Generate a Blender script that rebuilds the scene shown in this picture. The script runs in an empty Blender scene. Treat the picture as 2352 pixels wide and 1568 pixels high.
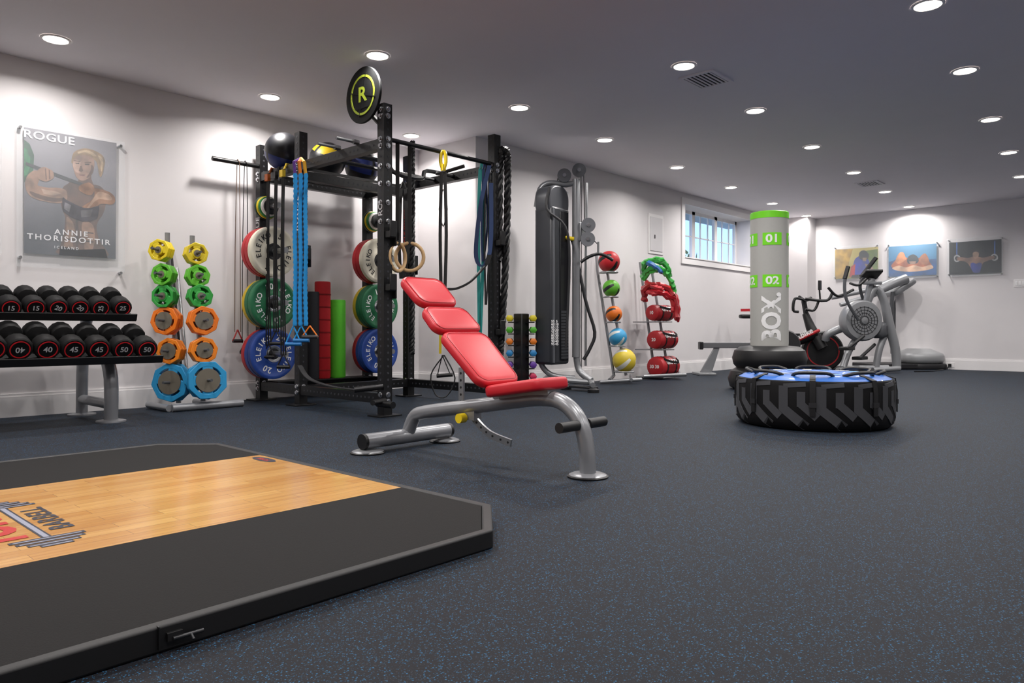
import bpy, bmesh, math, random
from mathutils import Vector, Matrix, Euler
random.seed(7)
V=Vector; PI=math.pi; rad=math.radians
S=bpy.context.scene; COL=S.collection
F_=1680.;HZ=757.;H=.64;CX=1176.;TH=rad(42.58);c_=math.cos(TH);s_=math.sin(TH)
CEIL=2.65;VL=6.33;VM=5.42;UJ=5.34;UF=13.5
FW=V((c_,s_,0));RT=V((s_,-c_,0));X=V((1,0,0));Y=V((0,1,0));Z=V((0,0,1))
def W(R,D_,z=0): p=FW*D_+RT*R; return V((p.x,p.y,z))
def G(px,py,z=0): s=(py-HZ)/(H-z); return W((px-CX)/s,F_/s,z)
def D(px,py,d): return W((px-CX)/F_*d,d,H-(py-HZ)*d/F_)
def onv(px,py,v): t=(px-CX)/F_; return D(px,py,v/(s_-c_*t))
def onu(px,py,u): t=(px-CX)/F_; return D(px,py,u/(c_+s_*t))
def fm(o,x,y):
    x=V(x).normalized();y=V(y).normalized();z=x.cross(y);o=V(o)
    return Matrix(((x.x,y.x,z.x,o.x),(x.y,y.y,z.y,o.y),(x.z,y.z,z.z,o.z),(0,0,0,1)))
def ax(a,b):
    a=V(a);q=(V(b)-a).to_track_quat('Z','Y').to_matrix().to_4x4(); q.translation=a; return q
# ---------- materials
def lin(h):
    h=h.lstrip('#'); o=[]
    for i in (0,2,4):
        c=int(h[i:i+2],16)/255; o.append(c/12.92 if c<=.04045 else ((c+.055)/1.055)**2.4)
    return (*o,1)
MC={}
def mat(h,rough=.5,metal=0,noise=0,scale=40,bump=0,emit=0,alpha=1,coat=0):
    k=(h,rough,metal,noise,scale,bump,emit,alpha,coat)
    if k in MC: return MC[k]
    m=bpy.data.materials.new('surface'); m.use_nodes=True; n=m.node_tree.nodes; l=m.node_tree.links; b=n['Principled BSDF']
    b.inputs['Base Color'].default_value=lin(h); b.inputs['Roughness'].default_value=rough; b.inputs['Metallic'].default_value=metal
    b.inputs['Coat Weight'].default_value=coat
    if rough>=.55: b.inputs['Specular IOR Level'].default_value=.2
    if emit: b.inputs['Emission Color'].default_value=lin(h); b.inputs['Emission Strength'].default_value=emit
    if alpha<1: b.inputs['Alpha'].default_value=alpha
    if noise or bump:
        tc=n.new('ShaderNodeTexCoord'); t=n.new('ShaderNodeTexNoise'); t.inputs['Scale'].default_value=scale; t.inputs['Detail'].default_value=4
        l.new(tc.outputs['Object'],t.inputs['Vector'])
        if noise:
            r=n.new('ShaderNodeMix'); r.data_type='RGBA'; c=lin(h)
            r.inputs[6].default_value=[x*(1-noise) for x in c[:3]]+[1]; r.inputs[7].default_value=[min(1,x*(1+noise)) for x in c[:3]]+[1]
            l.new(t.outputs['Fac'],r.inputs[0]); l.new(r.outputs[2],b.inputs['Base Color'])
            if noise>=.3:
                q=n.new('ShaderNodeMapRange'); q.inputs[1].default_value=.35; q.inputs[2].default_value=.65; l.new(t.outputs['Fac'],q.inputs[0]); l.new(q.outputs[0],r.inputs[0])
        if bump:
            u=n.new('ShaderNodeBump'); u.inputs['Strength'].default_value=bump; u.inputs['Distance'].default_value=.002
            l.new(t.outputs['Fac'],u.inputs['Height']); l.new(u.outputs['Normal'],b.inputs['Normal'])
    MC[k]=m; return m
def floor_mat():
    m=bpy.data.materials.new('speckled_rubber'); m.use_nodes=True; n=m.node_tree.nodes; l=m.node_tree.links; b=n['Principled BSDF']
    tc=n.new('ShaderNodeTexCoord'); last=None
    col=n.new('ShaderNodeRGB'); col.outputs[0].default_value=lin('1e1f24'); last=col.outputs[0]
    for sc,thr,ds,h in ((210,.83,.40,'2c5a7c'),(330,.80,.42,'24465f'),(240,.90,.4,'34363c')):
        v=n.new('ShaderNodeTexVoronoi'); v.inputs['Scale'].default_value=sc; l.new(tc.outputs['Object'],v.inputs['Vector'])
        sp=n.new('ShaderNodeSeparateColor'); l.new(v.outputs['Color'],sp.inputs[0])
        a=n.new('ShaderNodeMath'); a.operation='GREATER_THAN'; a.inputs[1].default_value=thr; l.new(sp.outputs[0],a.inputs[0])
        d=n.new('ShaderNodeMath'); d.operation='LESS_THAN'; d.inputs[1].default_value=ds; l.new(v.outputs['Distance'],d.inputs[0])
        x=n.new('ShaderNodeMath'); x.operation='MULTIPLY'; l.new(a.outputs[0],x.inputs[0]); l.new(d.outputs[0],x.inputs[1])
        mx=n.new('ShaderNodeMix'); mx.data_type='RGBA'; l.new(x.outputs[0],mx.inputs[0]); l.new(last,mx.inputs[6]); mx.inputs[7].default_value=lin(h); last=mx.outputs[2]
    l.new(last,b.inputs['Base Color']); b.inputs['Roughness'].default_value=.6; b.inputs['Specular IOR Level'].default_value=.12
    t=n.new('ShaderNodeTexNoise'); t.inputs['Scale'].default_value=350; l.new(tc.outputs['Object'],t.inputs['Vector'])
    u=n.new('ShaderNodeBump'); u.inputs['Strength'].default_value=.3; u.inputs['Distance'].default_value=.002; l.new(t.outputs['Fac'],u.inputs['Height']); l.new(u.outputs['Normal'],b.inputs['Normal'])
    return m
def wood_mat():
    m=bpy.data.materials.new('maple_planks'); m.use_nodes=True; n=m.node_tree.nodes; l=m.node_tree.links; b=n['Principled BSDF']
    tc=n.new('ShaderNodeTexCoord'); br=n.new('ShaderNodeTexBrick'); br.inputs['Scale'].default_value=1
    br.inputs['Brick Width'].default_value=.42; br.inputs['Row Height'].default_value=.058; br.inputs['Mortar Size'].default_value=.0006
    br.inputs['Color1'].default_value=lin('d9aa66'); br.inputs['Color2'].default_value=lin('c6914e'); br.inputs['Mortar'].default_value=lin('946a3a'); br.offset=.37
    l.new(tc.outputs['Object'],br.inputs['Vector'])
    mp=n.new('ShaderNodeMapping'); mp.inputs['Scale'].default_value=(3,60,3); l.new(tc.outputs['Object'],mp.inputs[0])
    t=n.new('ShaderNodeTexNoise'); t.inputs['Scale'].default_value=1.5; t.inputs['Detail'].default_value=6; l.new(mp.outputs[0],t.inputs['Vector'])
    mx=n.new('ShaderNodeMix'); mx.data_type='RGBA'; mx.blend_type='MULTIPLY'; mx.inputs[0].default_value=.4
    r=n.new('ShaderNodeValToRGB'); r.color_ramp.elements[0].position=.3; r.color_ramp.elements[0].color=lin('b8946a'); r.color_ramp.elements[1].position=.7; r.color_ramp.elements[1].color=(1,1,1,1)
    l.new(t.outputs['Fac'],r.inputs[0]); l.new(br.outputs['Color'],mx.inputs[6]); l.new(r.outputs[0],mx.inputs[7]); l.new(mx.outputs[2],b.inputs['Base Color'])
    b.inputs['Roughness'].default_value=.22; b.inputs['Coat Weight'].default_value=.4; b.inputs['Coat Roughness'].default_value=.12
    return m
def clear(a=.12):
    m=bpy.data.materials.new('clear_acrylic'); m.use_nodes=True; n=m.node_tree.nodes; l=m.node_tree.links; b=n['Principled BSDF']
    b.inputs['Base Color'].default_value=lin('dfe6ea'); b.inputs['Roughness'].default_value=.08; b.inputs['Alpha'].default_value=a; return m
WHITE=mat('dddadb',.6,noise=.02,scale=6); TRIM=mat('eceaea',.4); CEILM=mat('e6e3e8',.8,noise=.02,scale=3)
BLK=mat('0f0f11',.45,noise=.1,scale=30); MBLK=mat('0a0a0c',.4); RUB=mat('1a1a1c',.7,noise=.15,scale=90,bump=.3); SIL=mat('939598',.35,.5); CHR=mat('c8cacd',.2,1)
STEEL=mat('b4b6b8',.28,.9); DK=mat('202023',.5); GREY=mat('4a4c50',.45); RED=mat('c01c2a',.38,noise=.05,scale=12); WT=mat('f2f2f2',.5); YEL=mat('e3c61a',.4)
ORG=mat('ee7a12',.4); CLR=clear()
# ---------- mesh builder
OFF={}
TC={}
def tmesh(s,bold,sp):
    k=(s,bold,sp)
    if k not in TC:
        cu=bpy.data.curves.new('t','FONT'); cu.body=s; cu.size=1; cu.align_x='CENTER'; cu.align_y='CENTER'; cu.offset=bold; cu.resolution_u=3; cu.space_character=sp
        o=bpy.data.objects.new('t',cu); COL.objects.link(o); dg=bpy.context.evaluated_depsgraph_get(); dg.update()
        me=o.evaluated_get(dg).to_mesh(); TC[k]=([v.co.copy() for v in me.vertices],[tuple(p.vertices) for p in me.polygons])
        bpy.data.objects.remove(o); bpy.data.curves.remove(cu)
    return TC[k]
def cr(p,n=6,closed=False):
    p=[V(q) for q in p]; N=len(p); o=[]
    for i in range(N if closed else N-1):
        a,b,c,d=(p[(i-1)%N],p[i],p[(i+1)%N],p[(i+2)%N]) if closed else (p[max(i-1,0)],p[i],p[i+1],p[min(i+2,N-1)])
        for k in range(n):
            t=k/n; o.append(.5*((2*b)+(c-a)*t+(2*a-5*b+4*c-d)*t*t+(3*b-a-3*c+d)*t**3))
    if not closed: o.append(p[-1])
    return o
def rr(w,h,r,n=4,top=1):
    o=[]
    for cx,cy,a in ((w/2-r,h/2-r,0),(-w/2+r,h/2-r,90),(-w/2+r,-h/2+r,180),(w/2-r,-h/2+r,270)):
        for k in range(n+1):
            t=rad(a+90*k/n); x=cx+r*math.cos(t); y=cy+r*math.sin(t); f=1+(top-1)*(y/h+.5); o.append((x*f,y))
    return o
def circ(r,n=24,oct_=0):
    o=[]
    for i in range(n):
        t=2*PI*i/n; q=r
        if oct_: q=r*min(1,oct_/math.cos(((t+PI/8)%(PI/4))-PI/8))
        o.append((q*math.cos(t),q*math.sin(t)))
    return o
class MB:
    def __init__(s): s.V=[];s.F=[];s.I=[];s.mats=[]
    def add(s,vs,fs,m):
        if m not in s.mats: s.mats.append(m)
        i=s.mats.index(m);n=len(s.V); s.V+=[V(v) for v in vs]; s.F+=[tuple(n+k for k in f) for f in fs]; s.I+=[i]*len(fs); return s
    def box(s,c,d,m,T=None):
        c=V(c); vs=[c+V((x*d[0]/2,y*d[1]/2,z*d[2]/2)) for x in (-1,1) for y in (-1,1) for z in (-1,1)]
        if T: vs=[T@v for v in vs]
        return s.add(vs,[(0,1,3,2),(4,6,7,5),(0,4,5,1),(2,3,7,6),(0,2,6,4),(1,5,7,3)],m)
    def bb(s,a,b,m): a=V(a);b=V(b); return s.box((a+b)/2,b-a,m)
    def lathe(s,prof,m,T=None,n=24,cap=True):
        T=T or Matrix(); vs=[];fs=[]
        for r,z in prof: vs+=[T@V((r*math.cos(2*PI*i/n),r*math.sin(2*PI*i/n),z)) for i in range(n)]
        for j in range(len(prof)-1):
            for i in range(n): fs.append((j*n+i,j*n+(i+1)%n,(j+1)*n+(i+1)%n,(j+1)*n+i))
        if cap: fs.append(tuple(range(n))[::-1]); fs.append(tuple((len(prof)-1)*n+i for i in range(n)))
        return s.add(vs,fs,m)
    def cyl(s,a,b,r,m,r2=None,n=16):
        L=(V(b)-V(a)).length; return s.lathe([(r,0),(r if r2 is None else r2,L)],m,ax(a,b),n)
    def tube(s,p,r,m,n=8,closed=False,sm=0):
        p=[V(q) for q in p]
        if sm: 
            if isinstance(r,(list,tuple)):
                r=[r[min(int(i/sm),len(r)-1)]*(1-(i/sm-int(i/sm)))+r[min(int(i/sm)+1,len(r)-1)]*(i/sm-int(i/sm)) for i in range((len(p)-1)*sm+1)]
            p=cr(p,sm,closed)
        N=len(p); vs=[];fs=[]; nr=None
        for i in range(N):
            t=(p[(i+1)%N]-p[i-1]) if closed else (p[min(i+1,N-1)]-p[max(i-1,0)])
            t.normalize()
            if nr is None: nr=t.orthogonal().normalized()
            nr=(nr-t*nr.dot(t)).normalized(); b=t.cross(nr); q=r[i] if isinstance(r,(list,tuple)) else r
            vs+=[p[i]+(nr*math.cos(2*PI*k/n)+b*math.sin(2*PI*k/n))*q for k in range(n)]
        for i in range(N if closed else N-1):
            j=(i+1)%N
            for k in range(n): fs.append((i*n+k,i*n+(k+1)%n,j*n+(k+1)%n,j*n+k))
        if not closed: fs.append(tuple(range(n))[::-1]); fs.append(tuple((N-1)*n+k for k in range(n)))
        return s.add(vs,fs,m)
    def ribbon(s,p,w,th,m,wd,sm=0):
        if sm: p=cr(p,sm)
        p=[V(q) for q in p]; N=len(p); vs=[];fs=[]; wd=V(wd).normalized()
        for i in range(N):
            t=(p[min(i+1,N-1)]-p[max(i-1,0)]).normalized(); q=t.cross(wd); q=q.normalized() if q.length>1e-4 else Z
            vs+=[p[i]+wd*w/2*a+q*th/2*b for a,b in ((1,1),(-1,1),(-1,-1),(1,-1))]
        for i in range(N-1):
            for k in range(4): fs.append((i*4+k,i*4+(k+1)%4,i*4+4+(k+1)%4,i*4+4+k))
        fs+=[(3,2,1,0),tuple((N-1)*4+k for k in range(4))]
        return s.add(vs,fs,m)
    def sph(s,c,r,m,n=20,sc=(1,1,1),T=None,m2=None,f=None):
        T=T or Matrix(); c=V(c); h=n//2; vs=[];
        for j in range(h+1):
            a=PI*j/h
            for i in range(n): vs.append(c+T.to_3x3()@V((r*sc[0]*math.sin(a)*math.cos(2*PI*i/n),r*sc[1]*math.sin(a)*math.sin(2*PI*i/n),r*sc[2]*math.cos(a))))
        A=[];B=[]
        for j in range(h):
            for i in range(n):
                q=(j*n+i,(j+1)*n+i,(j+1)*n+(i+1)%n,j*n+(i+1)%n); (B if (f and f(i,j)) else A).append(q)
        s.add(vs,A,m)
        if B:
            n0=len(s.V)-len(vs)
            if m2 not in s.mats: s.mats.append(m2)
            s.F+=[tuple(n0+k for k in q) for q in B]; s.I+=[s.mats.index(m2)]*len(B)
        return s
    def prism(s,poly,h,m,T=None,z=0):
        T=T or Matrix(); n=len(poly); vs=[T@V((x,y,z)) for x,y in poly]+[T@V((x,y,z+h)) for x,y in poly]
        return s.add(vs,[tuple(range(n))[::-1],tuple(range(n,2*n))]+[(i,(i+1)%n,n+(i+1)%n,n+i) for i in range(n)],m)
    def ann(s,po,pi_,h,m,T=None,z=0):
        T=T or Matrix(); n=len(po); vs=[T@V((*p,z)) for p in po]+[T@V((*p,z)) for p in pi_]+[T@V((*p,z+h)) for p in po]+[T@V((*p,z+h)) for p in pi_]
        fs=[]
        for i in range(n):
            j=(i+1)%n; fs+=[(i,n+i,n+j,j),(2*n+i,2*n+j,3*n+j,3*n+i),(i,j,2*n+j,2*n+i),(n+i,3*n+i,3*n+j,n+j)]
        return s.add(vs,fs,m)
    def pad(s,ol,th,b,m,T=None,crown=.004):
        T=T or Matrix(); n=len(ol); w=max(abs(p[0]) for p in ol); h=max(abs(p[1]) for p in ol); vs=[];fs=[]
        L=[(b,0),(b*.3,b*.3),(0,b),(0,th-b),(b*.3,th-b*.3),(b,th),(b*3,th+crown)]
        for i,z in L: vs+=[T@V((x*(1-i/w),y*(1-i/h),z)) for x,y in ol]
        for j in range(len(L)-1):
            for i in range(n): fs.append((j*n+i,j*n+(i+1)%n,(j+1)*n+(i+1)%n,(j+1)*n+i))
        fs+=[tuple(range(n))[::-1],tuple((len(L)-1)*n+i for i in range(n))]
        return s.add(vs,fs,m)
    def poly(s,p,m): return s.add(p,[tuple(range(len(p)))],m)
    def text(s,t,size,m,T,bold=.015,sp=1,wrap=None,sx=1):
        vs,fs=tmesh(t,bold,sp); o=[]
        for v in vs:
            x,y=v.x*size*sx,v.y*size
            if wrap: o.append(T@wrap(x,y))
            else: o.append(T@V((x,y,0)))
        return s.add(o,fs,m)
    def build(s,name,parent=None,bev=0,ang=38,org=None,lab=None,kind=None):
        off=V((0,0,0))
        if parent is not None: off=OFF.get(parent.name,off)
        elif org is not None: off=V(org)
        me=bpy.data.meshes.new(name); me.from_pydata([v-off for v in s.V],[],s.F); me.update()
        for m in s.mats: me.materials.append(m)
        me.polygons.foreach_set('material_index',s.I)
        b=bmesh.new(); b.from_mesh(me); bmesh.ops.recalc_face_normals(b,faces=b.faces); b.to_mesh(me); b.free()
        me.shade_smooth(); me.set_sharp_from_angle(angle=rad(ang))
        o=bpy.data.objects.new(name,me); COL.objects.link(o)
        if parent is not None: o.parent=parent
        else: o.location=off
        OFF[o.name]=off
        if bev: q=o.modifiers.new('b','BEVEL'); q.width=bev; q.segments=2; q.limit_method='ANGLE'; q.angle_limit=rad(40)
        if lab: o['label']=lab
        if kind: o['kind']=kind
        return o
def tag(o,label,cat,group=None):
    o['label']=label; o['category']=cat
    if group: o['group']=group
    return o
def thing(name,label,cat,loc=(0,0,0),rz=0,group=None,world=False):
    o=bpy.data.objects.new(name,None); COL.objects.link(o); o.location=loc; o.rotation_euler=(0,0,rz); o.empty_display_size=.1
    if world: OFF[o.name]=V(loc)
    return tag(o,label,cat,group)
def solo(mb,name,label,cat,org=(0,0,0),group=None,bev=0,world=True,rot=None):
    o=mb.build(name,None,bev,org=org if world else None)
    if not world: o.location=org
    if rot: o.rotation_euler=rot
    return tag(o,label,cat,group)
def dup(o,parent=None):
    c=o.copy(); COL.objects.link(c)
    if parent: c.parent=parent
    for ch in list(o.children): dup(ch,c)
    return c
def struct(mb,name,bev=0,parent=None): 
    o=mb.build(name,parent,bev); 
    if parent is None: o['kind']='structure'
    return o
# ================= SETTING
U0,V0=-2.8,-3.0
FL=floor_mat()
struct(MB().bb((U0-.2,V0-.2,-.1),(UF+.2,VL+.2,0),FL),'floor')
struct(MB().bb((U0-.2,V0-.2,CEIL),(UF+.2,VL+.4,CEIL+.1),CEILM),'ceiling')
struct(MB().bb((U0,VL,0),(UJ,VL+.15,CEIL),WHITE),'wall_left')
WU0,WU1,WZ0,WZ1=9.64,11.87,1.70,2.49; WT_=.32
struct(MB().bb((UJ,VM+WT_,0),(UJ+.15,VL+.15,CEIL),WHITE),'wall_return')
m=MB()
m.bb((UJ,VM,0),(WU0,VM+WT_,CEIL),WHITE).bb((WU1,VM,0),(UF+.2,VM+WT_,CEIL),WHITE).bb((WU0,VM,0),(WU1,VM+WT_,WZ0),WHITE).bb((WU0,VM,WZ1),(WU1,VM+WT_,CEIL),WHITE)
struct(m,'wall_middle')
struct(MB().bb((UF,V0,0),(UF+.15,VM,CEIL),WHITE),'wall_far')
struct(MB().bb((U0,V0-.15,0),(UF,V0,CEIL),WHITE),'wall_right')
struct(MB().bb((U0-.15,V0,0),(U0,VL,CEIL),WHITE),'wall_back')
struct(MB().bb((13.1,4.92,0),(UF,VM,CEIL),WHITE),'wall_column')
def base(name,a,b,n):
    a=V(a);b=V(b);n=V(n); mb=MB(); d=b-a
    for th,z0,z1 in ((.018,0,.15),(.012,.15,.17)):
        p=[a,b,b+n*th,a+n*th]; mb.add([V((q.x,q.y,z)) for z in (z0,z1) for q in p],[(0,1,2,3),(4,5,6,7),(0,1,5,4),(1,2,6,5),(2,3,7,6),(3,0,4,7)],TRIM)
    struct(mb,name)
base('baseboard_left',(U0,VL,0),(UJ,VL,0),-Y); base('baseboard_return',(UJ,VM,0),(UJ,VL,0),-X); base('baseboard_middle',(UJ,VM,0),(13.1,VM,0),-Y); base('baseboard_far',(UF,V0,0),(UF,4.92,0),-X)
base('baseboard_column',(13.1,4.92,0),(13.1,VM,0),-X)
w=MB()
for a,b in (((WU0-.09,VM-.02,WZ0-.09),(WU0,VM,WZ1+.09)),((WU1,VM-.02,WZ0-.09),(WU1+.09,VM,WZ1+.09)),((WU0,VM-.02,WZ1),(WU1,VM,WZ1+.09)),((WU0,VM-.02,WZ0-.09),(WU1,VM,WZ0))): w.bb(a,b,TRIM)
win=w.build('window_1'); win['kind']='structure'
f=MB(); vb=VM+.25; n3=3; ww=(WU1-WU0)/n3
for i in range(n3):
    a=WU0+i*ww; b=a+ww
    for x0,x1,z0,z1 in ((a,a+.045,WZ0,WZ1),(b-.045,b,WZ0,WZ1),(a,b,WZ0,WZ0+.06),(a,b,WZ1-.05,WZ1)): f.bb((x0,vb,z0),(x1,vb+.05,z1),TRIM)
    for k in (1,2): f.bb((a+ww*k/3-.008,vb+.01,WZ0),(a+ww*k/3+.008,vb+.03,WZ1),TRIM)
    f.bb((a,vb+.01,(WZ0+WZ1)/2-.008),(b,vb+.03,(WZ0+WZ1)/2+.008),TRIM)
f.build('window_frame',win)
MB().bb((WU0,VM-.03,WZ0-.001),(WU1,vb,WZ0+.015),TRIM).build('window_sill',win)
MB().bb((WU0,vb+.018,WZ0),(WU1,vb+.022,WZ1),clear(.06)).build('pane',win)
sh=MB()
for i in range(900):
    p=V((random.uniform(10.2,13.5),random.uniform(7.2,8.2),0)); p.z=1.1+random.random()*(.9+.5*math.sin(p.x*3)); a=V((random.uniform(-1,1),random.uniform(-1,1),random.uniform(-1,1)))*.09; b=V((random.uniform(-1,1),random.uniform(-1,1),random.uniform(-1,1)))*.06
    sh.add([p-a,p+b,p+a,p-b],[(0,1,2,3)],mat(random.choice(['5d7a3c','48682f','7d9454']),.6))
for i in range(8): sh.cyl((10.4+i*.4,7.7,0),(10.4+i*.4+.1,7.7,1.7),.02,mat('4a3a2a',.8),n=6)
solo(sh,'shrub','leafy green shrub growing outside the basement window','shrub',(11.8,7.7,0))
struct(MB().bb((6,VM+.4,-.05),(20,14,0),mat('5a6a45',.9)),'ground_outside')
# ================= CEILING LIGHTS
def downlight():
    t=thing('ceiling_downlight','round white recessed downlight glowing in the grey ceiling','downlight',group='recessed ceiling downlights')
    MB().lathe([(.095,0),(.092,-.008),(.078,-.008),(.074,-.002)],TRIM,n=32,cap=False).build('trim_ring',t)
    MB().lathe([(.076,-.003),(.02,-.003)],mat('fff6ea',.5,emit=12),n=32).build('lens',t)
    L=bpy.data.lights.new('lamp','AREA'); L.shape='DISK'; L.size=.13; L.energy=18; L.color=(1,.955,.925); L.spread=rad(155)
    o=bpy.data.objects.new('lamp',L); COL.objects.link(o); o.parent=t; o.location=(0,0,-.012)
    return t
LP=[(128,90),(867,127),(620,222),(945,311),(1193,247),(1389,321),(1555,384),(1679,430),(1774,467),(1852,495),(1571,151),(1735,254),(1865,337),(1961,396),(2033,440),(2088,474),(2131,11),(2216,162),(2275,274),(2317,350),(2345,405)]
dl=None
pts=[G(*p,CEIL-.001) for p in LP]+[V((u,v,CEIL-.001)) for u,v in ((-1.6,5.75),(0,4.3),(1.6,4.3),(-1.6,4.3),(1.6,2.7),(3.3,2.7),(0,2.7),(3.3,1.0),(1.6,1.0),(0,1.0),(0,-.8),(1.6,-.8),(3.3,-.8),(5,-.8),(6.7,-.8),(8.4,-.8),(10.1,-.8),(11.8,-.8))]  # listed u,v spots: unseen downlights added outside the view to light the room
for p in pts:
    o=downlight() if dl is None else dup(dl); dl=dl or o; o.location=p
def vent(px,py,w,d,lab):
    p=G(px,py,CEIL); t=thing('ceiling_vent',lab,'air vent',p,world=True)
    MB().ann([(p.x+x,p.y+y) for x,y in ((-w/2,-d/2),(w/2,-d/2),(w/2,d/2),(-w/2,d/2))],[(p.x+x,p.y+y) for x,y in ((-w/2+.03,-d/2+.03),(w/2-.03,-d/2+.03),(w/2-.03,d/2-.03),(-w/2+.03,d/2-.03))],-.01,CEILM,Matrix.Translation((0,0,CEIL))).build('frame',t)
    MB().bb((p.x-w/2+.03,p.y-d/2+.03,CEIL-.002),(p.x+w/2-.03,p.y+d/2-.03,CEIL-.001),mat('3a393c',.8)).build('backing',t)
    s=MB(); n=7
    for i in range(n): s.box((p.x,p.y-d/2+.045+(d-.09)*i/(n-1),CEIL-.006),(w-.06,.014,.006),CEILM)
    s.build('slat',t)
vent(1622,182,.36,.30,'square white air vent in the ceiling nearest the camera'); vent(1997,421,.36,.30,'small white air vent further back in the ceiling')
# ================= LIFTING PLATFORM
PF=(.55,2.69,0)
t=thing('lifting_platform','low black lifting platform with glossy wooden centre panel','platform',PF,world=True)
x0,x1,y0,y1,ct,ph=-.72,1.76,1.49,3.89,.22,.055
def octo(i): 
    k=ct-i*.41
    return [(x0+i+k,y0+i),(x1-i-k,y0+i),(x1-i,y0+i+k),(x1-i,y1-i-k),(x1-i-k,y1-i),(x0+i+k,y1-i),(x0+i,y1-i-k),(x0+i,y0+i+k)]
FR=mat('111113',.5)
MB().ann(octo(0),octo(.03),ph,FR).build('frame',t,bev=.006)
wy0,wy1=2.15,3.2
MATM=mat('151414',.8,noise=.12,scale=300,bump=.4)
i=.031;k=ct-i*.41
MB().prism([(x0+i+k,y0+i),(x1-i-k,y0+i),(x1-i,y0+i+k),(x1-i,wy0),(x0+i,wy0),(x0+i,y0+i+k)],ph-.003,MATM).build('rubber_mat',t)
MB().prism([(x0+i,wy1),(x1-i,wy1),(x1-i,y1-i-k),(x1-i-k,y1-i),(x0+i+k,y1-i),(x0+i,y1-i-k)],ph-.003,MATM).build('rubber_mat',t)
wd=MB().bb((x0+i,wy0+.001,0),(x1-i,wy1-.001,ph-.003),wood_mat()).build('wood_panel',t)
lz=ph-.0022; lg=MB(); INK=mat('1e2030',.4); RI=mat('b01c16',.4); SI=mat('8d90a0',.4)
def lr(a,b,m,z=lz): lg.poly([V((a[0],a[1],z)),V((b[0],a[1],z)),V((b[0],b[1],z)),V((a[0],b[1],z))],m)
lr((.622,2.34),(.648,2.93),INK); lr((.628,2.36),(.642,2.91),SI,lz+.0002)
for vv,h in ((2.28,.04),(2.305,.065),(2.335,.085),(2.365,.095),(2.95,.04),(2.925,.065),(2.895,.085),(2.865,.095)):
    lr((.635-h,vv-.012),(.635+h,vv+.012),INK,lz+.0003); lr((.635-h*.9,vv-.005),(.635+h*.9,vv+.002),SI,lz+.0004)
lg.text('BARBELL',.088,INK,fm((.70,2.62,lz+.0005),Y,-X),.025,1.05); lg.text('YORK',.17,RI,fm((.54,2.6,lz+.0006),Y,-X),.05)
lg.build('barbell_logo',wd)
lg=MB(); c=V((1.68,3.07,lz)); lg.poly([c+V((.03*math.cos(a*PI/12),.09*math.sin(a*PI/12),0)) for a in range(24)],INK); lg.text('YORK',.036,RI,fm(c+V((0,0,.0004)),Y,-X),.02); lg.build('small_logo',wd)
la=MB(); q=V((.62,1.486,.03)); DST=mat('2e2f32',.4,.4); la.box(q,(.03,.01,.016),FR).cyl(q+V((-.005,-.006,-.004)),q+V((.055,-.008,-.004)),.004,DST).cyl(q+V((.03,-.008,-.004)),q+V((.03,-.02,-.012)),.003,DST).box(q+V((-.03,.004,.002)),(.002,.012,.046),BLK)
la.build('latch',t)
# ================= BENCH
fr=G(1350,1095); r1=G(840,1042); r2=G(1025,1012); rc=(r1+r2)/2; a_=math.atan2(fr.y-rc.y,fr.x-rc.x); BL=(fr-rc).length
t=thing('weight_bench','adjustable incline bench with three red back pads and grey tube frame','bench',rc,a_)
hw=.29
BS=mat('8f9195',.3,.4)
MB().tube([(0,0,.07),(.015,0,.11),(.06,0,.175),(.135,0,.2),(.35,0,.235),(.55,0,.264),(.8,0,.305),(.95,0,.325),(1.06,0,.318),(1.14,0,.27),(1.185,0,.2),(1.205,0,.11),(BL,0,.012)],.036,BS,14,sm=5).build('main_tube',t)
MB().cyl((0,-hw,.062),(0,hw,.062),.04,BS,n=20).build('rear_crossbar',t)
for y in (-hw,hw): MB().cyl((0,y*1.0,.062),(0,y*1.06,.062),.041,BLK,n=20).build('end_cap',t)
for x,y in ((0,-hw*.93),(0,hw*.93),(BL,0)): MB().lathe([(.088,0),(.09,.006),(.082,.011)],BLK,Matrix.Translation((x,y,0)),28).lathe([(.082,.011),(.07,.016),(.03,.02)],BS,Matrix.Translation((x,y,0)),28).build('foot',t)
MB().cyl((BL-.03,-.16,.225),(BL-.03,.16,.225),.012,BS).build('handle_bar',t)
for y in (-.1,.1): MB().cyl((BL-.03,y-.062,.225),(BL-.03,y+.062,.225),.023,BLK).build('grip',t)
an=rad(41.5); hx,hz=.675,.345; up=V((-math.cos(an),0,math.sin(an))); nm=V((math.sin(an),0,math.cos(an)))
def BT(d,off=0):
    o=V((hx,0,hz))+up*d+nm*off; return fm(o,(0,-1,0),up) if V((0,-1,0)).cross(up).dot(nm)>0 else fm(o,(0,1,0),up)
SEAM=mat('8f1820',.4)
for d,w,h,tp in ((.19,.285,.37,1.12),(.475,.33,.185,.93),(.70,.27,.225,1.08)):
    o=MB().pad(rr(w,h,.055,6,tp),.045,.013,RED,BT(d,.01),.002).build('back_pad',t,ang=60)
    MB().tube([BT(d,.01)@V((x*.9,y*.91,.0463)) for x,y in rr(w,h,.05,6,tp)],.0016,SEAM,5,True).build('seam',o)
sa=rad(9); so=V((.86,0,.345)); sx=V((math.cos(sa),0,math.sin(sa)))
st=fm(so,(0,-1,0),sx)
if (st.to_3x3()@Z).z<0: st=fm(so,(0,1,0),sx)
MB().pad(rr(.25,.35,.05,6,1),.055,.014,RED,st,.002).build('seat_pad',t,ang=60)
MB().box((0,.35,-.012),(.06,.8,.04),BS,BT(0,0)).build('back_frame',t,bev=.005)
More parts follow.
